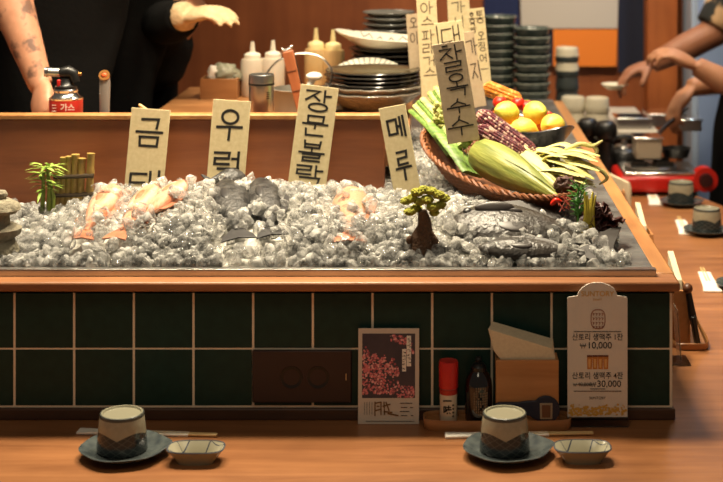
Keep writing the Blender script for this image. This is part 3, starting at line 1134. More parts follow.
# ------------------------------------------------------------------ blossom poster card
k = 2.41 / F
W_, H_ = 61 * k, 93.5 * k
po = thing('poster_card', 'white framed card picturing pink cherry blossoms at night', 'poster card', (P(388.5, 420, 2.405).x, 2.404, cz + .0002), (R(-5), 0, 0))
mb = MB(); mb.box((0, .0015, H_ / 2), (W_, .003, H_)); mb.build('card', mat('poster paper', rgb(206, 194, 178), .6), po, bevel=.0004)
def pq(px, py): return ((px - 388.5) * k, (421.5 - py) * k)
mb = MB(); mb.prism([pq(362, 396), pq(415, 396), pq(415, 333), pq(362, 333)], -.0004, -.0002); mb.build('picture', mat('night sky print', rgb(60, 55, 64), .5, c2=rgb(78, 68, 74), scale=40), po, smooth=False)
mb = MB(); rr = random.Random(3)
def blob(px, py, r, mi):
    x, z = pq(px, py); n = 6; o_ = rr.random() * 6
    y = -.0004 - rr.random() * .0004
    mb.add([(x, y, z)] + [(x + r * k * (.7 + .5 * rr.random()) * math.cos(o_ + i * PI / 3), y, z + r * k * (.7 + .5 * rr.random()) * math.sin(o_ + i * PI / 3)) for i in range(n)],
           [(0, 1 + i, 1 + (i + 1) % n) for i in range(n)], mi)
for i in range(1500):
    px, py = rr.uniform(362.5, 414.5), rr.uniform(334, 395.5)
    top = 348 + (px - 362) * .42 + 4 * math.sin(px * .7)
    ok = (px < 399 and py > top and py < 392 and not (px > 385 and py > 374 and py < 386 and rr.random() < .6)) or (px > 397 and py > 384) or \
         (390 < px < 412 and 334 < py < 345 and abs(py - 337 - (px - 392) * .25) < 3.5) or (404 < px < 414 and 348 < py < 352)
    if ok and rr.random() < .85:
        blob(px, py, rr.uniform(.6, 1.5), rr.choice((0, 0, 1, 2)))
mb.build('blossom_print', [mat('pink print', rgb(214, 122, 126), .5), mat('light pink print', rgb(232, 172, 168), .5), mat('deep pink print', rgb(160, 84, 92), .5)], po, smooth=False)
mb = MB()
for (x0, x1, y0, y1) in ((406.5, 411, 335, 365), (402, 406, 348, 370)):
    mb.prism([pq(x0, y1), pq(x1, y1), pq(x1, y0), pq(x0, y0)], -.0011, -.0009)
mb.build('text_strip', 'white', po, smooth=False)
mb = MB()
for (xx, y0, n) in ((408.8, 337, 7), (404, 350, 5)):
    for i in range(n):
        for st in range(3):
            x, z = pq(xx + rr.uniform(-1.2, 1.2), y0 + i * 3.8 + rr.uniform(0, 2.4))
            mb.ribbon([(x - k * .9, z), (x + k * .9, z + k * rr.uniform(-.6, .6))], k * .35, -.0012)
mb.build('strip_lettering', 'ink', po, smooth=False)
mb = MB()
for st in (((375, 400), (375, 413)), ((375, 401), (381, 400), (381, 412)), ((377, 404), (379, 404)), ((376, 408), (380, 407)), ((384, 400), (384.5, 412)), ((383, 404), (390, 402)), ((386, 400), (389, 408)), ((384, 409), (392, 410)), ((388, 411), (398, 413))):
    mb.ribbon([pq(*q) for q in st], k * 1.3, -.0006)
mb.build('brush_lettering', mat('brown gold ink', rgb(120, 84, 44), .5), po, smooth=False)
mb = MB()
for (x0, x1, y) in ((400, 412, 401), (401, 407, 405), (410, 413, 405), (400, 409, 409), (401, 407, 413), (411, 413, 413), (366, 414, 418.5)):
    mb.ribbon([pq(x0, y), pq(x1, y)], k * (.6 if y < 415 else .35), -.0006)
for xx in (364.5, 367, 369.5, 372):
    mb.ribbon([pq(xx, 400), pq(xx, 412)], k * .35, -.0006)
mb.build('small_print', 'ink_thin', po, smooth=False)

# ------------------------------------------------------------------ beer price card
mc = thing('price_card', 'white beer price card with a rounded top tab against the green tiles', 'price card', (P(597.5, 417, 2.39).x, 2.390, cz + .0002), (0, 0, 0))
k = 2.39 / F
def mq(px, py): return ((px - 597.5) * k, (427.2 - py) * k)
mb = MB(); mb.prism([mq(566.5, 427.1), mq(628.5, 427.1), mq(628.5, 417), mq(566.5, 417)], -.001, .004); mb.build('clear_foot', 'glass', mc, bevel=.0006)
pts = [mq(567.5, 418), mq(627.5, 418), mq(627.5, 299)] + [mq(627.5 - 2 + 2 * math.cos(a), 299 - 2 * math.sin(a)) for a in (R(30), R(60), R(90))]
pts += [mq(597.5 + 20 * math.cos(R(q)), 297 - 14.5 * math.sin(R(q))) for q in range(5, 176, 10)]
pts += [mq(569.5 - 2 * math.cos(a), 299 - 2 * math.sin(a)) for a in (R(90), R(60), R(30))] + [mq(567.5, 299)]
mb = MB(); mb.prism(pts, 0, .0025); mb.build('card', mat('price card paper', rgb(216, 206, 192), .5), mc, smooth=False)
gold = mat('gold print', rgb(206, 160, 72), .5)
MAT['gold'] = gold
text_mesh('gold_lettering', 'SUNTORY', 7.2 * k, 'gold', mc, 0, mq(0, 296)[1], -.0006, bold=.0001)
text_mesh('tab_small_print', 'DRAFT', 3 * k, 'gold', mc, 0, mq(0, 300.5)[1], -.0006)
mb = MB()
def rrect(cx, cy, rx, ry, w_, mi=0):
    mb.ribbon([mq(cx + rx * math.copysign(abs(math.cos(R(q))) ** .7, math.cos(R(q))), cy + ry * math.copysign(abs(math.sin(R(q))) ** .7, math.sin(R(q)))) for q in range(0, 361, 15)], w_ * k, -.0005, mi)
rrect(598, 319, 7, 9.5, .8)
for i, xx in enumerate((593.5, 596.5, 599.5, 602.5)):
    for yy in (313, 317.5, 322, 326):
        mb.ribbon([mq(xx - .8, yy), mq(xx + .6, yy + .6), mq(xx - .3, yy + 2.2)], .7 * k, -.0005)
mb.build('crest', mat('copper print', rgb(150, 92, 66), .5), mc, smooth=False)
for y, x0, x1 in ((331.5, 574, 621), (391, 574, 621)):
    mb = MB(); mb.ribbon([mq(x0, y), mq(x1, y)], .6 * k, -.0005); mb.build('rule_line', 'ink_thin', mc, smooth=False)
text_mesh('price_line', '산토리 생맥주 1잔', 7.6 * k, 'ink', mc, 0, mq(0, 339.6)[1], -.0006, bold=.00006, sx=.9)
text_mesh('price_line', '10,000', 9.2 * k, 'ink', mc, mq(599.5, 0)[0], mq(0, 348.2)[1], -.0006, bold=.00006)
text_mesh('price_line', '산토리 생맥주 4잔', 7.6 * k, 'ink', mc, 0, mq(0, 378.2)[1], -.0006, bold=.00006, sx=.9)
text_mesh('price_line', '40,000', 5 * k, 'ink_thin', mc, mq(584.5, 0)[0], mq(0, 386)[1], -.0006)
text_mesh('price_line', '30,000', 9.0 * k, 'ink', mc, mq(609, 0)[0], mq(0, 386.6)[1], -.0006, bold=.00006)
for (wx, wy, ws) in ((583.0, 348.2, 4.6), (574.6, 386, 2.8), (593.2, 386.6, 4.4)):
    mb = MB()
    mb.ribbon([mq(wx - ws * .55, wy - ws), mq(wx - ws * .27, wy), mq(wx, wy - ws), mq(wx + ws * .27, wy), mq(wx + ws * .55, wy - ws)], ws * .13 * k, -.0006)
    mb.ribbon([mq(wx - ws * .65, wy - ws * .6), mq(wx + ws * .65, wy - ws * .6)], ws * .10 * k, -.0007)
    mb.build('won_sign', 'ink', mc, smooth=False)
text_mesh('small_logo', 'SUNTORY', 3.6 * k, 'ink_thin', mc, 0, mq(0, 399)[1], -.0006)
mb = MB(); mb.ribbon([mq(576, 384.5), mq(590, 384.5)], .45 * k, -.0007); mb.ribbon([mq(590, 388.7), mq(605, 388.7)], .5 * k, -.0007); mb.build('strike_line', 'ink_thin', mc, smooth=False)
mb = MB()
for i in range(4):
    x = 587.3 + i * 5.4
    mb.prism([mq(x, 369), mq(x + 4.6, 369), mq(x + 5, 357), mq(x - .3, 357)], -.0005, -.0003, 0)
    mb.prism([mq(x - .3, 357), mq(x + 5, 357), mq(x + 5, 355), mq(x - .3, 355)], -.0005, -.0003, 1)
    mb.prism([mq(x + 1.2, 367.5), mq(x + 3.2, 367.5), mq(x + 3.4, 359), mq(x + 1, 359)], -.0007, -.0005, 2)
mb.build('glasses_print', [mat('beer print', rgb(190, 122, 58), .5), mat('brown print', rgb(110, 62, 36), .5), mat('beer light print', rgb(218, 168, 104), .5)], mc, smooth=False)
mb = MB()
for i in range(260):
    x, y = rr.uniform(569, 626), rr.uniform(404.5, 415)
    if rr.random() > (y - 403) / 6: continue
    x, z = mq(x, y); r = k * rr.uniform(.6, 1.5)
    yy = -.0003 - rr.random() * .0004
    mb.add([(x + r * math.cos(a * PI / 3), yy, z + r * math.sin(a * PI / 3)) for a in range(6)], [(0, 1, 2, 3, 4, 5)])
mb.build('foam_band_print', gold, mc, smooth=False)

# ------------------------------------------------------------------ condiment tray and what stands on it
tz = cz + .0115
TY = 2.394
tx = (497 - CX) * TY / F
tr = thing('condiment_tray', 'long rounded wooden tray holding shaker, bottle and napkins', 'tray', (tx, TY, cz))
se = superell(5)
mb = MB(); mb.lathe([(0, 0), (.118, 0), (.121, .004), (.122, .0175), (.1205, .0185), (.1185, .0175), (.117, .0115), (0, .0115)], 72, sy=.215, fn=se); mb.build('board', 'tray', tr, ang=50)

sh = thing('salt_shaker', 'small shaker with a red cap and a white printed label', 'shaker', ((448.5 - CX) * TY / F, TY, tz))
mb = MB(); mb.lathe([(0, 0), (.0138, 0), (.0145, .002), (.0145, .052), (.0128, .055), (0, .055)], 28); mb.build('bottle', mat('shaker label', rgb(206, 190, 166), .35), sh)
mb = MB(); mb.lathe([(0, .054), (.0158, .054), (.0160, .094), (.0150, .0975), (0, .098)], 32); mb.build('cap', mat('red cap', rgb(196, 40, 34), .35), sh)
mb = MB(); mb.lathe([(.01465, .044), (.0147, .0445), (.0147, .0525), (.01465, .053)], 28); mb.build('red_band', mat('red label band', rgb(170, 44, 34), .4), sh)
text_mesh('label_lettering', '一\n味', .0145, 'ink', sh, -.002, .030, -.01475, bold=.0005)
mb = MB()
for i in range(4): mb.box((.0072, -.01275, .010 + i * .006), (.0036, .0008, .0028))
mb.build('label_small_print', 'ink_thin', sh, rot=(0, 0, 0))

sb = thing('soy_bottle', 'round shouldered dark soy sauce bottle beside the napkin box', 'bottle', ((478.5 - CX) * TY / F, TY, tz))
mb = MB(); mb.lathe([(0, 0), (.0205, 0), (.0225, .003), (.0228, .030), (.0228, .055), (.0215, .066), (.0175, .076), (.0135, .0805), (.0115, .083), (0, .083)], 36); mb.build('bottle', mat('dark bottle glass', rgb(26, 20, 17), .08, coat=.5), sb)
mb = MB(); mb.lathe([(0, .082), (.0128, .082), (.0130, .088), (.0085, .0935), (.004, .0945), (.0042, .0975), (.006, .100), (.0045, .1035), (0, .1045)], 28); mb.build('cap', 'black', sb)
mb = MB()
for j in range(12):
    for i in range(8):
        a = R(-118 + i * 9); 
        z = .012 + j * .0042
        if (i - 4) ** 2 / 16 + (j - 6) ** 2 / 36 < 1 and rr.random() < .8:
            mb.box((.0229 * math.cos(a), .0229 * math.sin(a), z), (.0022, .0012, .003))
mb.build('label_print', mat('worn label', rgb(120, 100, 78), .5), sb)

hb = thing('napkin_box', 'plain wooden napkin box on the condiment tray', 'napkin holder', ((526.5 - CX) * 2.398 / F, 2.398, tz))
bw, bh, bd = .1030, .103, .036
for y_, nm in ((-bd / 2, 'front_panel'), (bd / 2, 'back_panel')):
    mb = MB(); mb.box((0, y_, bh / 2), (bw, .005, bh)); mb.build(nm, 'holder', hb, bevel=.0008)
for x_ in (-1, 1):
    mb = MB(); mb.box((x_ * (bw / 2 - .0025), 0, bh / 2), (.005, bd - .0052, bh - .001)); mb.build('side_panel', 'holder', hb, bevel=.0006)
mb = MB(); mb.box((0, 0, .003), (bw - .011, bd - .006, .005)); mb.build('bottom', 'holder', hb)


def napkins(name, bx, by, bz, n, wd, base, group, label, rz=0, fall=.040, deep=.026, thick=.0012):
    for i in range(n):
        y = (i - (n - 1) / 2) * (deep / max(n - 1, 1))
        f = i / max(n - 1, 1)
        h0 = base + fall + .008 * f * 0 + .004 * f          # tall left corner
        pts = [(-wd / 2, .012), (wd / 2, .012), (wd / 2 + .0015, base + .004 + .006 * f), (wd / 2 - .004 * (1 - f), base + .018 + .007 * f), (-wd / 2 - .015 - .004 * (1 - f) + .004 * f, h0 + .010), (-wd / 2 - .010 + .003 * f, base + .014), (-wd / 2 + .003, base - .003)]
        mb = MB(); mb.prism(pts, y - thick, y + thick)
        o = mb.build('napkin', 'napkin', None, bevel=.0008, loc=(bx, by, bz), rot=(0, 0, rz))
        tag(o, label, 'napkin', group)


napkins('n', hb.location.x, 2.398, tz, 9, .090, .103, 'napkins in the front box', 'folded cream paper napkin standing in the wooden box on the tray')

op = thing('bottle_opener', 'navy bottle opener with a round head leaning on the napkin box', 'bottle opener', ((546 - CX) * 2.375 / F, 2.374, tz + .0005), (R(-3), 0, 0))
navy_pl = mat('navy rubber', rgb(26, 30, 48), .45)
mb = MB()
out = [(.0225 * math.cos(a), .0225 + .0225 * math.sin(a)) for a in np.linspace(R(-110), R(140), 26)]
out += [(-.028, .037), (-.045, .0345), (-.078, .0345), (-.084, .031), (-.085, .022), (-.08, .0175), (-.05, .0165), (-.028, .0130), (-.014, .005)]
# ring of quads round the opening, then the handle
n_ = len(out)
mb.prism(out, -.003, .003)
mb.build('handle', navy_pl, op, bevel=.0012)
mb = MB(); mb.prism([(-.0100, .008), (.0100, .008), (.0105, .034), (-.0105, .034)], -.0042, -.003); mb.build('opening_frame', mat('beige rim', rgb(150, 132, 108), .4), op, bevel=.0008)
mb = MB(); mb.prism([(-.0068, .011), (.0068, .011), (.0072, .031), (-.0072, .031)], -.0048, -.0042); mb.build('opening', mat('opening shade brown', rgb(104, 66, 40), .6), op, bevel=.0005)

# ------------------------------------------------------------------ the same kind of set round the corner, on the right side of the display
def flank(d, word, near):
    t2 = thing('side_tray', 'wooden condiment tray beside the right flank of the display, ' + word, 'tray', (.496, d + .04, cz), group='flank trays')
    mb = MB(); mb.lathe([(0, 0), (.118, 0), (.121, .004), (.122, .0135), (.1205, .0145), (.1185, .0135), (.117, .006), (0, .006)], 72, sy=.31, fn=se, M=Matrix.Rotation(R(90), 4, 'Z')); mb.build('board', 'tray', t2, ang=50)
    h2 = thing('side_napkin_box', 'wooden napkin box beside the right flank of the display, ' + word, 'napkin holder', (.478, d, cz + .006), (0, 0, R(-90)), group='flank napkin boxes')
    for y_, nm in ((-.0165, 'back_panel'), (.0165, 'front_panel')):
        mb = MB(); mb.box((0, y_, .0515), (.103, .004, .103)); mb.build(nm, 'holder', h2, bevel=.0008)
    for x_ in (-1, 1):
        mb = MB(); mb.box((x_ * .0495, 0, .0515), (.004, .028, .102)); mb.build('side_panel', 'holder', h2, bevel=.0006)
    mb = MB(); mb.box((0, 0, .003), (.094, .028, .005)); mb.build('bottom', 'holder', h2)
    napkins('n', .476, d, cz + .006, 1, .090, .103, 'napkins in the flank box, ' + word, 'cream napkin beside the right rim of the display, ' + word, rz=R(-90) if d < 3.7 else R(-35), fall=.040, deep=.0, thick=.006)


flank(2.88, 'nearest the green tiles', True)
flank(3.36, 'level with the red lettuce', False)
flank(3.86, 'near the black pepper mills', False)
o2 = thing('side_bottle_opener', 'black bottle opener leaning beside the right flank of the display', 'bottle opener', (.508, 2.815, cz + .0065), (0, R(-10), 0))
mb = MB(); mb.box((0, 0, .03), (.010, .03, .06)); mb.tube([(0, 0, .05), (0, 0, .105)], [.008, .006], 10); mb.build('handle', 'black', o2, bevel=.003)
mb = MB(); mb.ell((0, 0, .112), (.010, .012, .010)); mb.build('knob', mat('brown knob', rgb(84, 48, 28), .4), o2)
sk = thing('wooden_pick', 'thin cream wooden stick leaning at the right flank of the display', 'stick', (.528, 2.83, cz + .0065))
mb = MB(); mb.tube([(0, 0, .001), (-.030, .0, .07)], [.003, .0022], 8); mb.build('stick', 'bone', sk)
ac = thing('clear_card_stand', 'clear plastic card stand at the right corner of the green tiles', 'card stand', (.458, 2.735, cz))
mb = MB(); mb.box((0, 0, .002), (.036, .06, .003)); mb.build('foot', 'glass', ac, bevel=.0008)
mb = MB(); mb.box((.004, .02, .05), (.003, .05, .095)); mb.build('upright', 'glass', ac, bevel=.0008, rot=(0, R(-4), 0))

# ================================================================== SMALL THINGS AMONG THE ICE
stone = mat('grey stone', rgb(120, 112, 94), .85, c2=rgb(156, 148, 126), scale=50, bump=.6, bscale=120)
la = thing('stone_lantern', 'small grey stone lantern at the left end of the ice', 'stone lantern', on_ice(0, 262, 2.53, -.006))
mb = MB()
mb.lathe([(0, 0), (.032, 0), (.034, .01), (.026, .026), (.024, .03), (0, .03)], 14); mb.build('base', stone, la, ang=60)
mb = MB(); mb.lathe([(0, .029), (.022, .029), (.036, .038), (.038, .048), (.026, .055), (0, .055)], 14); mb.build('lower_slab', stone, la, ang=60)
mb = MB(); mb.lathe([(0, .054), (.018, .054), (.0165, .075), (0, .075)], 12); mb.build('lamp_house', stone, la, ang=60)
mb = MB(); mb.lathe([(0, .074), (.028, .074), (.036, .081), (.033, .090), (.017, .099), (0, .100)], 14); mb.build('roof', stone, la, ang=60)
mb = MB(); mb.lathe([(0, .099), (.010, .099), (.014, .106), (.010, .113), (0, .115)], 12); mb.build('finial', stone, la, ang=60)

bm_ = thing('bamboo_fence', 'little fence of brown bamboo canes at the left of the ice', 'bamboo fence', on_ice(76, 205, 2.84, -.01))
bk = 2.84 / F
cane_m = mat('bamboo cane', rgb(184, 150, 82), .4, c2=rgb(128, 104, 52), scale=60, amt=.6)
for i, (x, top) in enumerate(((57, 172), (62, 160), (67.5, 159), (73.5, 157), (80, 161), (89, 156))):
    x0 = (x - 76) * bk; h = (212 - top) * bk
    pts, rad = [], []
    for j in range(13):
        f = j / 12
        pts.append((x0 + .004 * f, 0, h * f)); rad.append(  .0072 + (.0012 if j % 4 == 0 else 0))
    mb = MB(); mb.tube(pts, rad, 12); mb.build('cane', cane_m, bm_)
for z in (.028, .064):
    mb = MB(); mb.tube([(-.042, -.006, z), (.036, -.006, z + .003)], .0044, 8); mb.build('cross_rail', mat('dark bamboo', rgb(60, 46, 28), .5), bm_)

leaf_m = mat('bamboo leaf', rgb(112, 150, 52), .45, c2=rgb(170, 194, 92), scale=60)
bp = thing('bamboo_plant', 'small green leafy bamboo sprig left of the bamboo fence', 'plant', on_ice(46, 208, 2.80, -.008))
for i, (dx, hh) in enumerate(((-.008, .085), (.004, .10), (.012, .07))):
    mb = MB(); mb.tube([(dx, 0, 0), (dx + .002, .002, hh * .5), (dx * .6, 0, hh)], [.0045, .0042, .0025], 10); mb.build('stem', mat('bamboo stem', rgb(120, 134, 50), .4), bp)
mb = MB(); rr = random.Random(11)
def leaf(mb, base, dirv, L, w, mi=0, droop=.3):
    d = Vector(dirv).normalized(); s = d.cross(Vector((0, 0, 1)))
    s = s.normalized() if s.length > .05 else Vector((1, 0, 0))
    b = Vector(base); rows = []
    for t, ww in ((0, .15), (.3, .9), (.6, .8), (1, .03)):
        c = b + d * L * t - Vector((0, 0, droop * L * t * t))
        rows.append((c - s * w * ww, c + Vector((0, 0, w * .25 * ww)), c + s * w * ww))
    vs = [p for r in rows for p in r]
    fs = []
    for i in range(3):
        a = i * 3
        fs += [(a, a + 1, a + 4, a + 3), (a + 1, a + 2, a + 5, a + 4)]
    mb.add(vs, fs, mi)
for i in range(46):
    a = rr.uniform(0, 2 * PI)
    leaf(mb, (rr.uniform(-.01, .01), rr.uniform(-.008, .008), rr.uniform(.045, .10)), (math.cos(a), .6 * math.sin(a), rr.uniform(-.1, .5)), rr.uniform(.025, .046), rr.uniform(.003, .0055))
mb.build('leaves', leaf_m, bp)

bo = thing('bonsai_ornament', 'miniature bonsai tree with mossy yellow green pads standing in the ice', 'bonsai', P(423, 252, 2.52))
bk = 2.55 / F
mb = MB(); mb.tube(curve_pts([(0, 0, -.004), (-.002, 0, .02), (.003, .002, .045), (-.001, 0, .072)], 6), lerp_list([.027, .021, .013, .007], 6), 14)
mb.tube([(.012, 0, 0), (.020, -.004, .02), (.010, 0, .04)], [.012, .008, .004], 10); mb.ell((-.022, -.006, .022), (.0075, .007, .008)); mb.tube([(-.021, -.004, .018), (-.01, 0, .012)], [.004, .006], 8)
mb.build('trunk', mat('bonsai bark', rgb(78, 54, 36), .8, c2=rgb(104, 74, 50), scale=70, bump=.9, bscale=130), bo)
moss = mat('moss foliage', rgb(122, 124, 36), .9, c2=rgb(184, 180, 70), scale=120, bump=.5, bscale=260)
mb = MB(); rr = random.Random(5)
for (x, y, r) in ((406, 201, 6), (412, 198, 6), (417, 192, 6.5), (424, 190, 6.5), (431, 191, 6.5), (438, 194, 6.5), (444, 199, 6), (427, 199, 7), (420, 201, 6), (410, 210, 6), (416, 209, 6), (433, 206, 7), (440, 205, 6), (434, 212, 5)):
    c = ((x - 423) * bk, rr.uniform(-.012, .012), (251 - y) * bk)
    mb.ell(c, (r * bk * .92, r * bk * .9, r * bk * .60), 22, 14, nz=.35, fr=4)
    for q in range(26):
        a, e = rr.uniform(0, 6.28), rr.uniform(-.3, 1.4)
        dv_ = Vector((math.cos(a) * math.cos(e), math.sin(a) * math.cos(e), math.sin(e)))
        p0 = Vector(c) + Vector((dv_.x * r * bk, dv_.y * r * bk, dv_.z * r * bk * .6)) * .85
        mb.ell(tuple(p0), (.0028, .0028, .0024), 6, 4)
mb.build('foliage', moss, bo)

# ================================================================== VEGETABLE BASKET
A = Vector((-.008, 3.06, 1.074)); B = Vector((.238, 2.66, 1.010))
u = (B - A).normalized(); Lb = (B - A).length
yv = (Matrix.Rotation(R(3), 4, u) @ Vector((0, 0, 1))).cross(u).normalized(); zv = u.cross(yv)
MB_ = Matrix((u, yv, zv)).transposed().to_4x4(); MB_.translation = (A + B) / 2
bas = thing('vegetable_basket', 'long woven brown wicker basket heaped with corn and greens', 'basket', (A + B) / 2, MB_.to_euler())
wick = mat('wicker', rgb(140, 84, 44), .6, c2=rgb(100, 56, 28), scale=90, bump=.2, bscale=100)
nu, nv = 168, 15
vs, fs = [], []
def bas_pt(a, v, dr=0):
    s = .62 + .38 * v ** .7
    x = (Lb / 2) * s * math.cos(a); y = .088 * s * math.sin(a)
    n = Vector((math.cos(a) / (Lb / 2), math.sin(a) / .088, 0)).normalized()
    z = .052 * v + .018 * v * abs(math.cos(a)) ** 3
    return Vector((x, y, z)) + n * dr
for side in (0, 1):
    for j in range(nv):
        for i in range(nu):
            a = 2 * PI * i / nu
            wv = .0022 * math.sin(a * 42 + PI * j) + .0008 * math.sin(j * PI)
            vs.append(bas_pt(a, j / (nv - 1), wv - side * .005))
for j in range(nv - 1):
    for i in range(nu):
        p = j * nu + i; q = j * nu + (i + 1) % nu
        fs.append((p, q, q + nu, p + nu))
        o_ = nv * nu
        fs.append((o_ + q, o_ + p, o_ + p + nu, o_ + q + nu))
mb = MB(); mb.add(vs, fs)
mb.slab([tuple(bas_pt(2 * PI * i / 48, 0)[:2]) for i in range(48)], 0, .004)
mb.build('weave', wick, bas)
mb = MB()
for ph in (0, PI):
    mb.tube([bas_pt(2 * PI * i / 240, 1, .0028 * math.sin(i * .9 + ph)) + Vector((0, 0, .0035 * math.cos(i * .9 + ph))) for i in range(241)], .0036, 6)
mb.build('braided_rim', wick, bas)

husk_g = ear_mat('green husk', rgb(82, 98, 36), rgb(152, 152, 74), (8, 90, 90))
husk_y = ear_mat('pale husk', rgb(178, 172, 106), rgb(210, 202, 146), (8, 90, 90))


def along(name, label, cat, a, b, group=None):
    """an Empty at a with its local x axis pointing to b"""
    d = (b - a)
    x = d.normalized(); y = Vector((0, 0, 1)).cross(x).normalized(); z = x.cross(y)
    Mx = Matrix((x, y, z)).transposed().to_4x4()
    t = thing(name, label, cat, a, Mx.to_euler(), group)
    return t, d.length


def husk_corn(label, a, b, r, m_, silk=True):
    t, L = along('corn_in_husk', label, 'corn', a, b)
    n = 24
    mb = MB()
    prof = [(0, .55), (.05, .85), (.2, 1.0), (.4, .95), (.6, .74), (.78, .46), (.9, .25), (1, .10)]
    seg = 40
    vs, fs = [], []
    us = np.linspace(0, 1, n)
    for i, uu in enumerate(us):
        rr_ = float(np.interp(uu, [p[0] for p in prof], [p[1] for p in prof])) * r
        for q in range(seg):
            a_ = 2 * PI * q / seg
            k_ = 1 + .05 * math.cos(a_ * 5 + uu * 2) + .018 * math.cos(a_ * 17)
            vs.append((uu * L, rr_ * k_ * math.cos(a_), rr_ * k_ * math.sin(a_)))
    for i in range(n - 1):
        for q in range(seg):
            fs.append((i * seg + q, i * seg + (q + 1) % seg, (i + 1) * seg + (q + 1) % seg, (i + 1) * seg + q))
    fs.append(tuple(range(seg))[::-1]); fs.append(tuple((n - 1) * seg + q for q in range(seg)))
    mb.add(vs, fs); mb.build('inner_husk', m_, t)
    for (a0, a1, u1, lift) in ((.1, 2.3, .92, .0012), (2.1, 4.4, .8, .0022), (4.2, 6.5, .9, .0006)):
        mb = MB(); vs, fs = [], []; nq = 12; ni = 16
        for s_ in (0, 1):
            for i in range(ni):
                uu = u1 * i / (ni - 1)
                rr_ = float(np.interp(uu, [p[0] for p in prof], [p[1] for p in prof])) * r * 1.06 + lift - s_ * .0012
                wdt = 1 - .75 * (i / (ni - 1)) ** 3
                for q in range(nq):
                    am, ah = (a0 + a1) / 2, (a1 - a0) / 2 * wdt
                    a_ = am + ah * (q / (nq - 1) * 2 - 1)
                    vs.append((uu * L, rr_ * (1 + .02 * math.cos(a_ * 21)) * math.cos(a_), rr_ * (1 + .02 * math.cos(a_ * 21)) * math.sin(a_)))
        for i in range(ni - 1):
            for q in range(nq - 1):
                p = i * nq + q; o_ = ni * nq
                fs += [(p, p + 1, p + nq + 1, p + nq), (o_ + p + 1, o_ + p, o_ + p + nq, o_ + p + nq + 1)]
        mb.add(vs, fs); mb.build('husk_leaf', m_, t)
    if silk:
        mb = MB(); r2 = random.Random(2)
        for i in range(10):
            mb.tube([(L * .97, 0, 0), (L * 1.04, r2.uniform(-.01, .01), r2.uniform(-.008, .01)), (L * 1.09, r2.uniform(-.02, .02), r2.uniform(-.016, .008))], .0008, 5)
        mb.build('silk', mat('red brown silk', rgb(150, 60, 40), .6), t)
    return t


def cob(label, a, b, r, ms, seed, rows=14, cols=26, stalk=True):
    t, L = along('corn_cob', label, 'corn', a, b, 'bare corn cobs')
    mb = MB(); r2 = random.Random(seed)
    prof = lambda f: r * (1 - .12 * f) * min(1, (1.02 - abs(f * 2 - 1) ** 5) ** .6 + .1)
    mb.tube([(L * i / 12, 0, 0) for i in range(13)], [prof(i / 12) * .86 for i in range(13)], 16)
    mb.build('core', ms[0], t)
    mb = MB()
    for j in range(rows):
        for i in range(cols):
            f = (i + .5) / cols
            rad = prof(f); a_ = 2 * PI * j / rows
            c = (f * L, rad * .9 * math.cos(a_), rad * .9 * math.sin(a_))
            mb.ell((0, 0, 0), (L / cols * .56, PI * rad / rows * .98, rad * .2), 8, 5, mi=r2.choices((0, 1, 2), (5, 3, 3))[0],
                   M=Matrix.Translation(c) @ Matrix.Rotation(a_ - PI / 2, 4, 'X'))
    o = mb.build('kernels', ms, t); o['kind'] = 'stuff'
    return t


pur = [mat('purple kernel', rgb(116, 58, 66), .3), mat('dark kernel', rgb(84, 42, 52), .3), mat('pale kernel', rgb(196, 166, 148), .35)]
yel = [mat('orange kernel', rgb(222, 150, 56), .35), mat('amber kernel', rgb(206, 128, 44), .35), mat('light kernel', rgb(238, 190, 110), .35)]
husk_corn('green corn still in its husk lying along the basket front', P(478, 152, 2.86), P(560, 199, 2.645), .034, husk_g)
husk_corn('pale yellow corn husk lying behind the green husk', P(522, 160, 2.90), P(560, 189, 2.74), .024, husk_y, silk=False)
cob('purple corn cob, longer and upper of the two purple ones', P(478, 113, 2.99), P(536, 156, 2.90), .019, pur, 1, 16, 34)
cob('purple corn cob, lower one half hidden by the husk', P(476, 129, 2.92), P(524, 156, 2.88), .018, pur, 2, 16, 30)
cob('orange yellow corn cob behind the lemons', P(484, 87, 3.36), P(521, 101, 3.32), .018, yel, 3, 12, 22)

# celery and leek stalks at the back end of the basket
st_g = ear_mat('celery', rgb(110, 140, 50), rgb(206, 208, 140), (6, 120, 120))
st_d = ear_mat('leek green', rgb(62, 96, 34), rgb(120, 146, 66), (6, 120, 120))
r3 = random.Random(9)
gr = thing('celery_bunch', 'bunch of light green celery stalks sticking out of the back of the basket', 'celery', P(448, 128, 3.02))
c0 = gr.location
for i in range(11):
    f = i / 10
    tip = P(411 + 26 * f + r3.uniform(-2, 2), 112 - 22 * f + r3.uniform(-4, 4), 3.12 + .02 * r3.random()) - c0
    root = P(452 + 16 * f, 156 - 14 * f, 2.92) - c0
    mid = (tip + root) / 2 + Vector((0, 0, .008))
    mb = MB(); mb.tube(curve_pts([tip, mid, root], 5), lerp_list([.007, .0095, .011], 5), 10, flat=.6); mb.build('stalk', st_g if i % 3 else st_d, gr)
mb = MB()
for i in range(60):
    p = P(441 + r3.uniform(-7, 9), 116 + r3.uniform(-12, 12), 3.0 + r3.uniform(-.01, .01)) - c0
    mb.ell(tuple(p), (.0055, .005, .005), 8, 6, nz=.3)
mb.build('pale_buds', mat('pale buds', rgb(206, 196, 130), .6, c2=rgb(170, 168, 92), scale=60), gr)
dg_ = thing('leek_leaves', 'dark green folded leek leaves under the corn card in the basket', 'leek', P(452, 158, 2.93))
c0 = dg_.location
for i in range(6):
    a = P(430 + i * 5, 124 + i * 5, 2.98) - c0; b = P(466 + i * 3, 172 + i * 1.0, 2.84 + .01 * i) - c0
    mb = MB(); mb.tube(curve_pts([a, (a + b) / 2 + Vector((0, 0, .006)), b], 5), lerp_list([.010, .013, .008], 5), 10, flat=.4); mb.build('leaf', st_d, dg_)

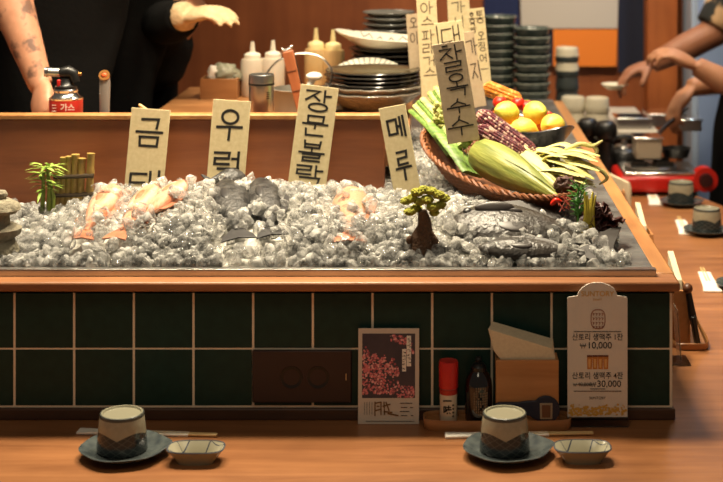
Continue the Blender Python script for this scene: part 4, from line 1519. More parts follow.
# pale stringy greens
pl = ear_mat('pale greens', rgb(160, 156, 70), rgb(222, 212, 150), (14, 90, 90))
pg = thing('scallion_bunch', 'tangle of pale yellow green scallions over the basket front end', 'scallions', P(560, 165, 2.86))
c0 = pg.location
r3 = random.Random(4)
for i in range(22):
    sx, sy = 528 + r3.uniform(0, 18), 158 + r3.uniform(-12, 22)
    ex, ey = 562 + r3.uniform(0, 38), 175 + r3.uniform(-20, 16)
    mx_, my_ = (sx + ex) / 2 + r3.uniform(-6, 6), (sy + ey) / 2 - r3.uniform(0, 13)
    d0 = 2.90 - (sy - 150) * .002 + r3.uniform(-.02, .02)
    pts = [P(sx, sy, d0) - c0, P(mx_, my_, d0 - .02) - c0, P(ex, ey, d0 - .05) - c0]
    mb = MB(); mb.tube(curve_pts(pts, 7), lerp_list([.013, .013, .004], 7), 10, flat=.22, round_ends=True); mb.build('blade', pl, pg)
for i in range(16):
    sx, sy = 540 + r3.uniform(0, 22), 158 + r3.uniform(-8, 16)
    ex, ey = sx + r3.uniform(22, 40), sy + r3.uniform(4, 20)
    d0 = 2.87 - (sy - 150) * .003 + r3.uniform(-.02, .01)
    pts = [P(sx, sy, d0) - c0, P((sx + ex) / 2, (sy + ey) / 2 - 3, d0 - .02) - c0, P(ex, ey, d0 - .04) - c0]
    mb = MB(); mb.tube(curve_pts(pts, 6), lerp_list([.010, .017, .006], 6), 12, flat=.16, round_ends=True); mb.build('blade', pl, pg)
for pts in (((566, 150), (580, 144), (592, 146), (602, 141)), ((580, 150), (592, 156), (597, 150), (590, 143)), ((586, 168), (600, 170), (607, 178), (600, 184))):
    mb = MB(); mb.tube(curve_pts([P(x, y, 2.86) - c0 for x, y in pts], 7), lerp_list([.004, .0045, .004, .002], 7), 8, round_ends=True); mb.build('root_end', pl, pg)

mu = mat('dark mushroom', rgb(58, 34, 28), .5, c2=rgb(96, 60, 48), scale=40, amt=.4, bump=.8, bscale=90)
sm = thing('shiitake_mushroom', 'dark brown mushroom between corn tip and green dill', 'mushroom', P(565, 190, 2.68))
mb = MB(); mb.ell((0, 0, .008), (.020, .019, .017), 20, 14, nz=.35, fr=3); mb.build('cap', mu, sm)
mb = MB(); mb.tube([(0, 0, -.006), (.004, 0, -.024)], [.008, .006], 10); mb.build('stem', 'bone', sm)
ch = thing('red_chilli', 'small red pepper piece at the corn tip', 'pepper', P(556, 202, 2.63))
mb = MB(); mb.tube(curve_pts([(-.007, 0, -.003), (0, 0, .003), (.008, -.002, .002)], 4), lerp_list([.004, .005, .0025], 4), 10, round_ends=True); mb.build('fruit', 'tomato', ch)
di = thing('dill_sprig', 'bright green feathery dill sprig beside the mushroom', 'dill', P(578, 216, 2.63))
mb = MB(); r3 = random.Random(8)
for i in range(70):
    a = r3.uniform(0, 6.28); f = r3.random()
    s_ = Vector((r3.uniform(-.005, .005), r3.uniform(-.005, .005), .05 * f))
    e = s_ + Vector((math.cos(a) * .018, math.sin(a) * .012, r3.uniform(.002, .02)))
    mb.tube([s_, (s_ + e) / 2 + Vector((0, 0, .002)), e], [.0009, .0009, .0006], 5)
mb.tube([(0, 0, -.02), (0, 0, .055)], [.0025, .0012], 6)
mb.build('fronds', mat('dill green', rgb(62, 120, 44), .5, c2=rgb(90, 150, 60), scale=60), di)
ys = thing('yellow_stalks', 'yellow green vegetable stalks in front of the dark lettuce', 'stalks', P(588, 222, 2.62))
for i in range(5):
    mb = MB(); mb.tube(curve_pts([(-.006 + i * .004, 0, -.012), (-.004 + i * .003, -.003, .02), (-.006 + i * .005, .004, .052 - .006 * (i % 3))], 5), lerp_list([.0035, .004, .0018], 5), 8, round_ends=True)
    mb.build('stalk', mat('yellow stalk', rgb(178, 160, 50), .45) if i == 0 else ys.children[0].data.materials[0], ys)
lt = thing('red_lettuce', 'dark red ruffled lettuce lying near the right rim', 'lettuce', P(600, 224, 2.64))
mb = MB(); r3 = random.Random(12)
for q in range(12):
    cx_, cz_ = r3.uniform(-.020, .020), r3.uniform(-.014, .022)
    vs, fs = [], []
    nr_, na = 5, 20
    tilt = Euler((r3.uniform(-1.2, .2), r3.uniform(-.6, .6), r3.uniform(0, 6))).to_matrix()
    for i in range(nr_):
        for j in range(na):
            a = 2 * PI * j / na; r_ = .004 + .022 * i / (nr_ - 1)
            v = Vector((r_ * math.cos(a), r_ * math.sin(a), .006 * (i / 4) ** 2 * math.sin(a * 7 + q) + .008 * (i / 4)))
            vs.append(tilt @ v + Vector((cx_, r3.uniform(-.001, .001), cz_)))
    for i in range(nr_ - 1):
        for j in range(na):
            fs.append((i * na + j, i * na + (j + 1) % na, (i + 1) * na + (j + 1) % na, (i + 1) * na + j))
    mb.add(vs, fs)
mb.build('leaves', mat('red lettuce', rgb(50, 24, 24), .45, c2=rgb(84, 42, 36), scale=50, amt=.4), lt)
for o in lt.children:
    so = o.modifiers.new('thick', 'SOLIDIFY'); so.thickness = .0012

# lemon boat
bo2 = thing('black_boat_bowl', 'black boat shaped bowl piled with lemons and tomatoes', 'bowl', P(529, 152, 3.14), (0, R(3), math.atan2(-.22, .165)))
mb = MB()
def boat(a, r, z): return (1, .022 * (z > .02) * abs(math.cos(a)) ** 3)
mb.lathe([(0, 0), (.05, 0), (.075, .012), (.118, .050), (.122, .055), (.119, .057), (.114, .053)], 56, sy=.56, fn=boat); mb.build('shell', mat('black lacquer', rgb(24, 22, 24), .25), bo2)
mb = MB(); mb.lathe([(.1165, .0535), (.110, .046), (.072, .016), (.05, .008), (0, .008)], 56, sy=.56, fn=boat); mb.build('inner_lining', mat('orange brown lacquer', rgb(190, 112, 48), .35), bo2)
LM = []
for (px, py, d, rz, nm) in ((507, 113, 3.17, .6, 'leftmost in the black bowl'), (535, 113, 3.18, 2.2, 'in the middle of the bowl, rear'), (553, 126, 3.10, 1.1, 'nearest the right end of the bowl'), (524, 130, 3.09, .1, 'lowest in front of the others')):
    if not LM:
        t = thing('lemon', 'yellow lemon ' + nm, 'lemon', P(px, py, d), (0, .3, rz), 'lemons in the bowl')
        mb = MB(); mb.lathe([(0, -.034), (.004, -.033), (.0075, -.0285), (.017, -.022), (.0245, -.010), (.0262, 0), (.0245, .010), (.017, .022), (.0075, .0285), (.004, .0325), (0, .0335)], 28, M=Matrix.Rotation(R(90), 4, 'Y'))
        mb.build('fruit', 'lemon', t, ang=80)
        mb = MB(); mb.ell((.0335, 0, 0), (.0014, .0022, .0022), 8, 6); mb.build('stem_scar', mat('lemon scar', rgb(150, 130, 60), .7), t)
        LM.append(t)
    else:
        LM.append(again(LM[0], 'yellow lemon ' + nm, P(px, py, d), (.3, .2, rz)))
TM = []
for (px, py, d, nm) in ((500, 103, 3.24, 'left of the lemons by the corn cob'), (518, 104, 3.27, 'between the two rear lemons, left one'), (527, 107, 3.27, 'between the two rear lemons, right one'), (547, 118, 3.20, 'between the middle and right lemons')):
    if not TM:
        t = thing('cherry_tomato', 'small red tomato ' + nm, 'tomato', P(px, py, d), group='red tomatoes in the bowl')
        mb = MB(); mb.ell((0, 0, 0), (.0165, .0165, .0155), 20, 12); mb.build('fruit', 'tomato', t, ang=80)
        mb = MB()
        for i in range(5): leaf(mb, (0, 0, .0155), (math.cos(i * 1.256), math.sin(i * 1.256), .2), .008, .0016)
        mb.build('calyx', leaf_m, t)
        TM.append(t)
    else:
        TM.append(again(TM[0], 'small red tomato ' + nm, P(px, py, d)))

# ================================================================== ON THE KITCHEN WORKTOP (behind the divider board)
def at(px, d, z):
    return Vector(((px - CX) * d / F, d, z))


can = thing('gas_torch', 'red gas can with a steel and black torch head behind the divider board', 'gas torch', at(66, 3.03, 1.105))
kk = 3.03 / F
def cz_(py): return EYE - (py - CY) * kk - 1.105
mb = MB(); mb.lathe([(0, 0), (.0335, 0), (.0345, .003), (.0345, cz_(98)), (0, cz_(98))], 36); mb.build('can', 'red_can', can)
mb = MB(); mb.lathe([(.0346, cz_(99)), (.0352, cz_(97.5)), (.032, cz_(96.5)), (.026, cz_(94)), (.024, cz_(92)), (.0255, cz_(90)), (.0235, cz_(88.5)), (0, cz_(88.5))], 36); mb.build('collar', 'steel_bright', can)
mb = MB(); mb.lathe([(.0225, cz_(89)), (.0225, cz_(86)), (.015, cz_(84.5)), (.013, cz_(78)), (0, cz_(78))], 24)
mb.tube([(-.012, 0, cz_(73)), (.006, 0, cz_(72)), (.016, 0, cz_(74)), (.019, 0, cz_(82))], [.011, .014, .012, .010], 16); mb.build('torch_head', 'black', can, ang=60)
mb = MB(); mb.tube([(-.010, 0, cz_(72.5)), (-.036, -.006, cz_(71.5))], [.0095, .0095], 20); mb.lathe([(.0075, -.001), (.0108, -.001), (.0108, .005), (.0075, .005), (.0075, -.001)], 20, M=Matrix.Translation((-.0365, -.006, cz_(71.5))) @ Matrix.Rotation(R(-90), 4, 'Y')); mb.build('nozzle', 'steel', can)
mb = MB(); mb.box((-.012, -.012, cz_(83)), (.007, .006, .017)); mb.build('trigger', 'red', can, bevel=.002)
mb = MB(); mb.lathe([(0, 0), (.004, 0), (.004, .006), (0, .006)], 12, M=Matrix.Translation((.026, 0, cz_(74))) @ Matrix.Rotation(R(90), 4, 'Y')); mb.build('knob', mat('brass', rgb(190, 130, 70), .3, 1), can)
text_mesh('can_lettering', '가스', .0165, 'white', can, .012, cz_(108), -.0346, bold=.0003)
mb = MB()
for z in (cz_(103), cz_(106), cz_(109)): mb.box((-.014, -.0318, z), (.014, .0012, .0009))
mb.build('small_print', 'white', can)

tt = thing('upright_tool', 'grey tapered upright handle with an orange ringed end beside the gas can', 'tool', at(103.5, 3.02, 1.11))
mb = MB(); mb.tube([(0, 0, 0), (.002, 0, .06), (.003, 0, .130), (.0025, 0, .142)], [.0075, .010, .0115, .0105], 18); mb.build('handle', mat('grey handle', rgb(128, 122, 116), .45), tt)
mb = MB(); mb.lathe([(.0065, -.002), (.0115, -.002), (.0115, .004), (.0065, .004), (.0065, -.002)], 20, M=Matrix.Translation((.003, -.004, .146)) @ Matrix.Rotation(R(62), 4, 'X')); mb.build('ring', mat('brass ring', rgb(176, 120, 66), .35, 1), tt)
mb = MB(); mb.ell((.003, -.0045, .146), (.0065, .004, .006), 12, 8); mb.build('tip', mat('orange tip', rgb(228, 96, 50), .4), tt)

ss = thing('wooden_skewer', 'short cream stick end showing behind the leftmost name card', 'stick', at(151, 2.975, 1.1845), (0, R(-55), 0))
mb = MB(); mb.tube([(0, 0, .003), (0, 0, .028)], [.003, .003], 10, round_ends=True); mb.build('stick', 'bone', ss)

cupst = thing('steel_shaker', 'tall brushed steel cup standing behind the divider board', 'cup', at(261.5, 3.08, WORK))
mb = MB(); mb.lathe([(0, 0), (.0255, 0), (.0265, .003), (.0265, .122), (.0272, .1225), (.0272, .136), (.0265, .140), (.025, .141), (.0245, .135), (0, .133)], 36); mb.build('cup', 'steel', cupst)
mb = MB(); mb.lathe([(.0266, .118), (.0276, .119), (.0276, .1225), (.0266, .1230)], 36); mb.build('band', 'black', cupst)
mb = MB()
for i in range(4): mb.box((.0155, -.0222, .092 + i * .004), (.009, .002, .0014))
mb.build('mark', 'black', cupst)

botm = mat('squeeze bottle white', rgb(206, 196, 178), .35, sub=.1)
botc = mat('squeeze bottle cap', rgb(226, 218, 200), .4)
def squeeze(label, px, d, m_body, m_cap, hh, kr=1.12):
    t = thing('squeeze_bottle', label, 'bottle', at(px, d, WORK), group='squeeze bottles')
    mb = MB(); mb.lathe([(0, 0), (.026 * kr, 0), (.0275 * kr, .003), (.0275 * kr, hh * .62), (.0255 * kr, hh * .68), (0, hh * .68)], 32); mb.build('body', m_body, t)
    mb = MB(); mb.lathe([(0, hh * .675), (.0215, hh * .675), (.0215, hh * .76), (.018, hh * .785), (.0075, hh * .81), (.0045, hh), (0, hh)], 28); mb.build('nozzle_cap', m_cap, t)
    return t
squeeze('white squeeze bottle, leftmost of the squeeze bottles', 252.5, 3.80, botm, botc, .142)
squeeze('white squeeze bottle behind the wooden handled scraper', 273, 3.80, botm, botc, .145)
sauce = mat('sauce bottle', rgb(196, 160, 104), .35, c2=rgb(206, 178, 130), scale=20)
ycap = mat('yellowed cap', rgb(226, 206, 150), .4)
squeeze('sauce filled squeeze bottle behind the arched pot handle', 316, 3.86, sauce, ycap, .172)
squeeze('sauce filled squeeze bottle beside the patterned plates', 333, 3.86, sauce, ycap, .168)

bx = thing('wooden_box', 'low brown wooden box on the worktop holding a wrapped bag', 'box', at(221, 3.78, WORK))
mb = MB()
for (c, s_) in (((0, -.04, .026), (.096, .006, .052)), ((0, .04, .026), (.096, .006, .052)), ((-.045, 0, .026), (.006, .074, .052)), ((.045, 0, .026), (.006, .074, .052)), ((0, 0, .004), (.09, .076, .008))):
    mb.box(c, s_)
mb.build('case', 'block', bx, bevel=.001)
bg = thing('plastic_bag', 'crumpled grey green plastic bag lying in the wooden box', 'bag', at(224, 3.78, WORK + .056))
mb = MB(); mb.ell((0, 0, 0), (.042, .034, .030), 28, 18, nz=.35, fr=2.5); mb.build('bag', mat('grey green film', rgb(112, 112, 92), .35, c2=rgb(150, 146, 126), scale=40), bg)
mb = MB(); mb.ell((-.026, -.020, .006), (.014, .012, .022), 16, 10, nz=.4, fr=3); mb.build('white_fold', 'white', bg)

pot = thing('grey_pot', 'cloudy grey pot with an arched steel handle on the worktop', 'pot', at(299, 3.42, WORK))
mb = MB(); mb.lathe([(0, .002), (.052, .002), (.058, .006), (.064, .066), (.066, .068), (.063, .069), (.056, .010), (0, .008)], 40); mb.build('vessel', mat('cloudy plastic', rgb(150, 142, 130), .3, trans=.35), pot)
mb = MB(); mb.tube(curve_pts([(-.066, 0, .062), (-.078, 0, .095), (-.050, 0, .132), (.0, 0, .150), (.050, 0, .142), (.078, 0, .105), (.066, 0, .062)], 6), .0042, 10, flat=.6); mb.build('bail_handle', 'steel', pot)
sp = thing('ladle', 'white ladle resting in the grey pot', 'ladle', at(306, 3.44, WORK + .020))
mb = MB(); mb.tube([(-.02, 0, 0), (.018, -.004, .070)], [.006, .008], 12, round_ends=True); mb.ell((.020, -.004, .074), (.020, .016, .010), 18, 10); mb.build('ladle', 'white', sp)
scr = thing('scraper', 'wooden handled scraper with a steel tip leaning right behind the name card', 'scraper', at(306, 3.22, WORK), (0, R(-13), 0))
mb = MB(); mb.prism([(-.009, 0), (.009, 0), (.0125, .180), (-.0125, .180)], -.006, .006); mb.build('handle', wood('scraper wood', rgb(150, 84, 50), rgb(178, 108, 66), 2, 6, .45), scr, bevel=.002)
mb = MB(); mb.box((.0115, .0065, .090), (.004, .004, .172)); mb.build('back_edge', 'black', scr)
mb = MB(); mb.tube([(-.010, 0, .1815), (.010, 0, .1845)], .004, 10); mb.ell((-.010, 0, .186), (.004, .005, .004), 10, 6); mb.ell((.010, 0, .188), (.004, .005, .004), 10, 6); mb.build('steel_tip', 'steel_bright', scr)
for z in (.09, .135):
    mb = MB(); mb.box((0, -.0062, z), (.023, .0012, .0016)); mb.build('groove_mark', 'dark_wood', scr)

# plates
dk = mat('black plate glaze', rgb(30, 28, 26), .15, c2=rgb(48, 44, 38), scale=60)
olive = mat('olive plate glaze', rgb(74, 66, 46), .15, c2=rgb(56, 50, 36), scale=30)
def plate(label, loc, r, h, m_, group, rot=(0, 0, 0), wav=0, name='plate', inner=None, cat='plate', sy=1):
    t = thing(name, label, cat, loc, rot, group)
    fn = (lambda a, r_, z: (1 + wav * math.sin(a * 14) * (z > h * .6), wav * .03 * math.cos(a * 14) * (z > h * .6))) if wav else None
    mb = MB(); mb.lathe([(0, .001), (r * .52, .001), (r * .55, 0), (r * .6, .002), (r * .97, h * .9), (r, h), (r * .98, h + .0025), (r * .93, h), (r * .58, .007), (0, .006)], 72 if wav else 48, fn=fn, sy=sy)
    mb.build('dish', m_, t)
    if inner:
        mb = MB(); mb.lathe([(r * .945, h * .985 + .0012), (r * .58, .0078), (0, .0068)], 48, sy=sy); mb.build('glazed_well', inner, t)
    return t


gl = mat('ribbed glass', rgb(206, 192, 172), .1, trans=.75, ior=1.4, bump=.4, bscale=70)
X0, D0 = 373, 3.46
z0 = WORK
t = thing('bowl_stand', 'dark round stand under the glass bowls', 'stand', at(355, D0, z0))
mb = MB(); mb.lathe([(0, 0), (.070, 0), (.070, .006), (.058, .010), (.060, .016), (0, .016)], 36); mb.build('stand', 'black', t)
plate('scalloped clear glass bowl at the bottom of the front plate stack', at(X0, D0, z0 + .0162), .119, .040, gl, 'glass bowls', wav=.02, name='glass_bowl', cat='bowl')
plate('scalloped clear glass bowl nested right under the black plates', at(X0, D0, z0 + .0262), .119, .044, gl, 'glass bowls', wav=.02, name='glass_bowl', cat='bowl')
zz = z0 + .062
for i, (nm, rr_) in enumerate((('lowest', .112), ('second', .113), ('third', .115), ('topmost', .115))):
    plate('black glazed plate in the front plate stack, %s of the black ones' % nm, at(X0 - 1 + i % 2, D0, zz), rr_, .016, dk, 'black plates in the front stack', inner=olive if i == 3 else None)
    zz += .0095
plate('white plate with blue ticks tilted against the front plate stack', at(368, 3.62, z0 + .055), .098, .016, stripe_mat('ticked glaze', rgb(212, 206, 188), rgb(62, 78, 92), 'radial'), None, rot=(R(24), 0, 0), name='ticked_plate')
X1, D1 = 389, 3.80
zz = z0
for i in range(9):
    plate('black plate in the rear plate stack, number %d counted from the worktop' % (i + 1), at(X1 + (i * 5 % 3) - 1, D1, zz), .100 + .003 * (i % 3), .017, dk, 'black plates in the rear stack')
    zz += .0135
MAT['zig'] = stripe_mat('zigzag glaze', rgb(212, 206, 190), rgb(70, 76, 84), 'zig')
t = thing('patterned_dish', 'large white boat shaped dish with a zigzag pattern on top of the rear plates', 'dish', at(384, 3.78, zz + .004), (0, R(5), 0))
mb = MB()
def ptd(a, r, z):
    c = abs(math.cos(a)) ** 8
    return (1 + .22 * c * (z > .01), .008 * c * (z > .01))
mb.lathe([(0, .002), (.06, .002), (.064, 0), (.070, .003), (.104, .026), (.108, .031), (.105, .033), (.068, .010), (0, .008)], 64, fn=ptd); mb.build('dish', 'zig', t)
gp = mat('grey plate glaze', rgb(120, 118, 112), .2, c2=rgb(92, 92, 88), scale=20)
for i in range(13):
    plate('grey stacked plate at the back of the worktop, level %d from the worktop' % (i + 1), at(389 + (i % 2), 3.99, z0 + i * .0158), .073 + .001 * (i % 2), .016, gp, 'grey plates at the back')

# ================================================================== RIGHT BACK COUNTER
teal = mat('teal bowl glaze', rgb(42, 54, 55), .22, c2=rgb(72, 83, 80), scale=26, amt=.5)
TB = None
def bowl(label, loc, group):
    global TB
    if TB is None:
        t = thing('teal_bowl', label, 'bowl', loc, group=group)
        mb = MB(); mb.lathe([(0, .003), (.030, .003), (.031, 0), (.036, 0), (.038, .006), (.056, .026), (.062, .044), (.0605, .046), (.054, .030), (.035, .011), (0, .010)], 36); mb.build('body', teal, t)
        mb = MB(); mb.lathe([(.0622, .0435), (.0632, .0450), (.0622, .0470), (.0604, .0466), (.0622, .0435)], 36); mb.build('pale_rim', mat('pale rim glaze', rgb(140, 146, 134), .25), t)
        TB = t
    else:
        t = again(TB, label, loc)
        t['group'] = group
    return t


for i in range(12):
    bowl('dark teal bowl in the left stack by the navy curtain, level %d from the counter' % (i + 1), at(498.5, 4.98, BACK + .0285 * i), 'teal bowls in the left stack')
for i in range(10):
    bowl('dark teal bowl in the right stack below the orange print, level %d from the counter' % (i + 1), at(532, 4.93, BACK + .031 * i), 'teal bowls in the right stack')
cp = mat('pale stacked plate', rgb(150, 148, 136), .25)
for i in range(4):
    plate('small pale plate stacked before the teal bowls, level %d' % (i + 1), at(541 + (i % 2), 4.82, BACK + i * .013), .062, .015, cp, 'pale plates before the teal bowls')
KC = None
cupw = mat('cream cup glaze', rgb(196, 188, 166), .25)
cupd = mat('dark cup glaze', rgb(58, 64, 64), .25)
def kcup(label, loc, dark_):
    t = thing('stacked_cup', label, 'cup', loc, group='stacked cups on the back counter')
    mb = MB(); mb.lathe([(0, .001), (.040, .001), (.0415, .003), (.0410, .020), (0, .020)], 32); mb.build('lower_glaze', cupd if dark_ else cupw, t)
    mb = MB(); mb.lathe([(.0410, .0198), (.0395, .032), (.0385, .046), (.0365, .0495), (.034, .0495), (.033, .0465), (0, .0465)], 32); mb.build('upper_glaze', cupd if dark_ == 2 else cupw, t)
    return t
for i in range(5):
    kcup('upturned cup in the tallest cup stack, level %d from the counter' % (i + 1), at(567, 5.02, BACK + .0498 * i), (0, 2, 2, 1, 1)[i] if i != 4 else 1)
for i in range(2):
    kcup('cream upturned cup in the middle short stack, ' + ('lower' if i == 0 else 'upper'), at(573, 4.86, BACK + .0498 * i), 0)
for i in range(2):
    kcup('cream upturned cup in the right short stack, ' + ('lower' if i == 0 else 'upper'), at(597, 4.84, BACK + .0498 * i), 0)

PM = None
for px, d, nm in ((606, 4.50, 'right one of the pair by the rim'), (588, 4.56, 'left one half hidden by the rim')):
    if PM is None:
        t = thing('pepper_mill', 'black round headed pepper mill, ' + nm, 'pepper mill', at(px, d, COUNTER), group='black pepper mills')
        mb = MB(); mb.lathe([(0, 0), (.029, 0), (.030, .004), (.026, .04), (.020, .085), (.0215, .115), (.026, .130), (0, .130)], 32); mb.build('body', 'black', t)
        mb = MB(); mb.lathe([(0, .128), (.020, .130), (.032, .142), (.036, .160), (.033, .178), (.022, .190), (0, .194)], 32); mb.build('head', 'black', t)
        PM = t
    else:
        again(PM, 'black round headed pepper mill, ' + nm, at(px, d, COUNTER))
kb = thing('black_kettle', 'squat black kettle between pepper mill and red gas stove', 'kettle', at(624, 4.56, COUNTER))
mb = MB(); mb.lathe([(0, 0), (.045, 0), (.052, .006), (.055, .05), (.050, .085), (.036, .098), (0, .100)], 36); mb.build('body', 'black', kb)
mb = MB(); mb.tube(curve_pts([(-.04, 0, .09), (-.03, 0, .13), (.03, 0, .13), (.04, 0, .09)], 6), .006, 10); mb.build('handle', 'black', kb)
mb = MB(); mb.lathe([(0, .099), (.03, .099), (.026, .106), (.008, .110), (.009, .120), (0, .122)], 24); mb.build('lid', 'steel', kb)

st = thing('gas_stove', 'red portable gas stove with a black knob at the back of the counter', 'stove', at(657, 4.38, COUNTER))
sk_ = 4.38 / F
mb = MB(); mb.box((-.005, 0, .036), (.245, .20, .052)); mb.build('body', 'red', st, bevel=.014)
mb = MB(); mb.box((0, 0, .066), (.225, .19, .008)); mb.build('steel_top', 'steel_bright', st, bevel=.003)
for i in (-1, 1):
    for j in (-1, 1):
        mb = MB(); mb.lathe([(0, 0), (.012, 0), (.012, .012), (0, .012)], 14, c=(i * .095, j * .075, 0)); mb.build('foot', 'black', st)
mb = MB(); mb.lathe([(.03, 0), (.075, 0), (.08, .006), (.07, .010), (.03, .008), (.03, 0)], 32, c=(-.02, 0, .069)); mb.build('drip_ring', 'steel', st)
for i in range(4):
    a = R(45 + 90 * i); mb = MB(); mb.box((-.02 + .055 * math.cos(a), .055 * math.sin(a), .085), (.05, .005, .016), M=None); mb.build('pan_support', 'black', st)
mb = MB(); mb.lathe([(0, -.03), (.030, -.03), (.035, -.026), (.036, .02), (0, .02)][::-1], 32, M=Matrix.Translation((.128, -.085, .050)) @ Matrix.Rotation(R(90), 4, 'X')); mb.build('knob_housing', 'red', st)
mb = MB(); mb.lathe([(0, 0), (.021, 0), (.019, .014), (0, .015)], 24, M=Matrix.Translation((.128, -.104, .050)) @ Matrix.Rotation(R(90), 4, 'X')); mb.build('knob', mat('dark red knob', rgb(52, 18, 20), .35), st)
mb = MB(); mb.box((.035, -.1005, .036), (.04, .003, .012)); mb.build('label_plate', mat('dark red label', rgb(120, 24, 22), .4), st)

cb = thing('pot_of_broth', 'pale cloudy square pot standing on the red stove', 'pot', at(647, 4.40, COUNTER + .0935))
mb = MB(); mb.box((0, 0, .032), (.080, .09, .062)); mb.build('pot', mat('pale pot', rgb(176, 160, 138), .3), cb, bevel=.006)
mb = MB(); mb.box((0, 0, .066), (.088, .098, .006)); mb.build('rim', 'steel_bright', cb, bevel=.002)
tong = None
for (px, d, sx_, sy_, h_, nm) in ((632, 4.84, .11, .10, .034, 'left'), (664, 4.90, .12, .12, .04, 'middle'), (688, 4.80, .07, .10, .035, 'right')):
    t = thing('steel_container', 'steel food container on the back counter, %s one behind the stove' % nm, 'container', at(px, d, BACK), group='steel containers')
    mb = MB()
    for (c, s_) in (((0, -sy_ / 2, h_ / 2), (sx_, .003, h_)), ((0, sy_ / 2, h_ / 2), (sx_, .003, h_)), ((-sx_ / 2, 0, h_ / 2), (.003, sy_, h_)), ((sx_ / 2, 0, h_ / 2), (.003, sy_, h_)), ((0, 0, .002), (sx_, sy_, .003))): mb.box(c, s_)
    mb.build('pan', 'steel', t, bevel=.001)
    mb = MB(); mb.box((0, 0, h_ + .002), (sx_ + .012, sy_ + .012, .004)); mb.build('lid', 'steel_bright', t, bevel=.0015)
bk_ = thing('dark_pan', 'dark shallow pan on the right of the red stove top', 'pan', at(676, 4.42, COUNTER + .0935))
mb = MB(); mb.lathe([(0, 0), (.036, 0), (.044, .026), (.046, .028), (.042, .028), (.035, .006), (0, .005)], 30); mb.build('pan', 'black', bk_)
mb = MB(); mb.tube([(-.042, -.02, .022), (-.075, -.045, .030)], [.006, .007], 10, round_ends=True); mb.build('handle', 'black', bk_)

# ================================================================== PEOPLE
def hand(mb, wrist, dirv, palm_n, sc=1.0, curl=(25, 30, 25), thumb_side=1, spread=.08, th_curl=20):
    """palm, four unequal bent fingers and a thumb; palm_n is the direction the palm faces"""
    d = Vector(dirv).normalized(); n = Vector(palm_n); n = (n - d * n.dot(d)).normalized(); s = d.cross(n).normalized() * thumb_side
    w = Vector(wrist)
    Mx = Matrix((d, s, n)).transposed().to_4x4(); Mx.translation = w + d * .045 * sc
    mb.ell((0, 0, 0), (.055 * sc, .042 * sc, .018 * sc), 18, 12, M=Mx)
    for i, (off, ln, r) in enumerate(((.030, .072, .0088), (.010, .082, .0092), (-.010, .076, .0088), (-.029, .060, .0078))):
        p = w + d * (.083 - .004 * abs(i - 1)) * sc + s * off * sc
        pts = [w + d * .055 * sc + s * off * .8 * sc, p]; rad = [r * sc, r * 1.05 * sc]
        ang = 0; fd = (d + s * off * spread * 8).normalized(); ax = n
        for kq, fr in enumerate((.45, .31, .24)):
            ang += curl[kq]
            dd = (fd * math.cos(R(ang)) + ax * math.sin(R(ang))).normalized()
            p = p + dd * ln * fr * sc; pts.append(p); rad.append(r * sc * (.95 - .12 * kq))
        mb.tube(pts, rad, 10, round_ends=True)
    p = w + d * .022 * sc + s * .032 * sc
    pts = [w + d * .012 * sc + s * .015 * sc, p]; rad = [.012 * sc, .0125 * sc]
    for kq, (fr, ang) in enumerate(((.034, 35), (.030, 20))):
        dd = (d * math.cos(R(ang)) + s * math.sin(R(ang)) + n * math.sin(R(th_curl + 18 * kq))).normalized()
        p = p + dd * fr * sc; pts.append(p); rad.append((.0108 - .001 * kq) * sc)
    mb.tube(pts, rad, 10, round_ends=True)


def head(mb, c, sc=1.0, face=(0, -1, 0)):
    """skull, jaw, nose, ears, lips on the body's own surface"""
    f = Vector(face).normalized(); up = Vector((0, 0, 1)); s = f.cross(up).normalized()
    Mx = Matrix((s, f, up)).transposed().to_4x4(); Mx.translation = Vector(c)
    mb.ell((0, -.01, .02), (.076 * sc, .095 * sc, .105 * sc), 24, 16, M=Mx)
    mb.ell((0, .030, -.055), (.055 * sc, .058 * sc, .062 * sc), 20, 12, M=Mx)
    mb.tube([(0, .085, .02), (0, .105, -.022)], [.009, .014], 10, M=Mx, round_ends=True)
    mb.ell((0, .088, -.060), (.024, .010, .009), 12, 8, M=Mx)
    for e in (-1, 1): mb.ell((e * .078, -.012, 0), (.010, .018, .030), 12, 8, M=Mx)
    return Mx


def person(label, loc):
    t = thing('person', label, 'person', loc)
    return t


def body(t, mb, m_, vox=.006):
    M0 = Matrix.Translation(-t.location)
    mb.v = [tuple(M0 @ Vector(v)) for v in mb.v]
    o = mb.build('body', m_, t)
    rm = o.modifiers.new('surface', 'REMESH'); rm.mode = 'VOXEL'; rm.voxel_size = vox; rm.use_smooth_shade = True
    smm = o.modifiers.new('soft', 'SMOOTH'); smm.factor = .5; smm.iterations = 4
    return o


def cloth_part(name, t, mb, m_, vox=.010):
    M0 = Matrix.Translation(-t.location)
    mb.v = [tuple(M0 @ Vector(v)) for v in mb.v]
    o = mb.build(name, m_, t)
    rm = o.modifiers.new('surface', 'REMESH'); rm.mode = 'VOXEL'; rm.voxel_size = vox; rm.use_smooth_shade = True
    smm = o.modifiers.new('soft', 'SMOOTH'); smm.factor = .5; smm.iterations = 5
    return o


def face_bits(t, Mx, hair_m):
    M0 = Matrix.Translation(-t.location)
    for e in (-1, 1):
        mb = MB(); mb.ell((e * .031, .082, .012), (.013, .008, .007), 12, 8, M=M0 @ Mx); mb.build('eye', mat('eye', rgb(36, 28, 24), .2), t)
    mb = MB(); mb.ell((0, -.022, .040), (.084, .096, .098), 24, 16, M=M0 @ Mx, nz=.04, fr=9); mb.build('hair', hair_m, t)


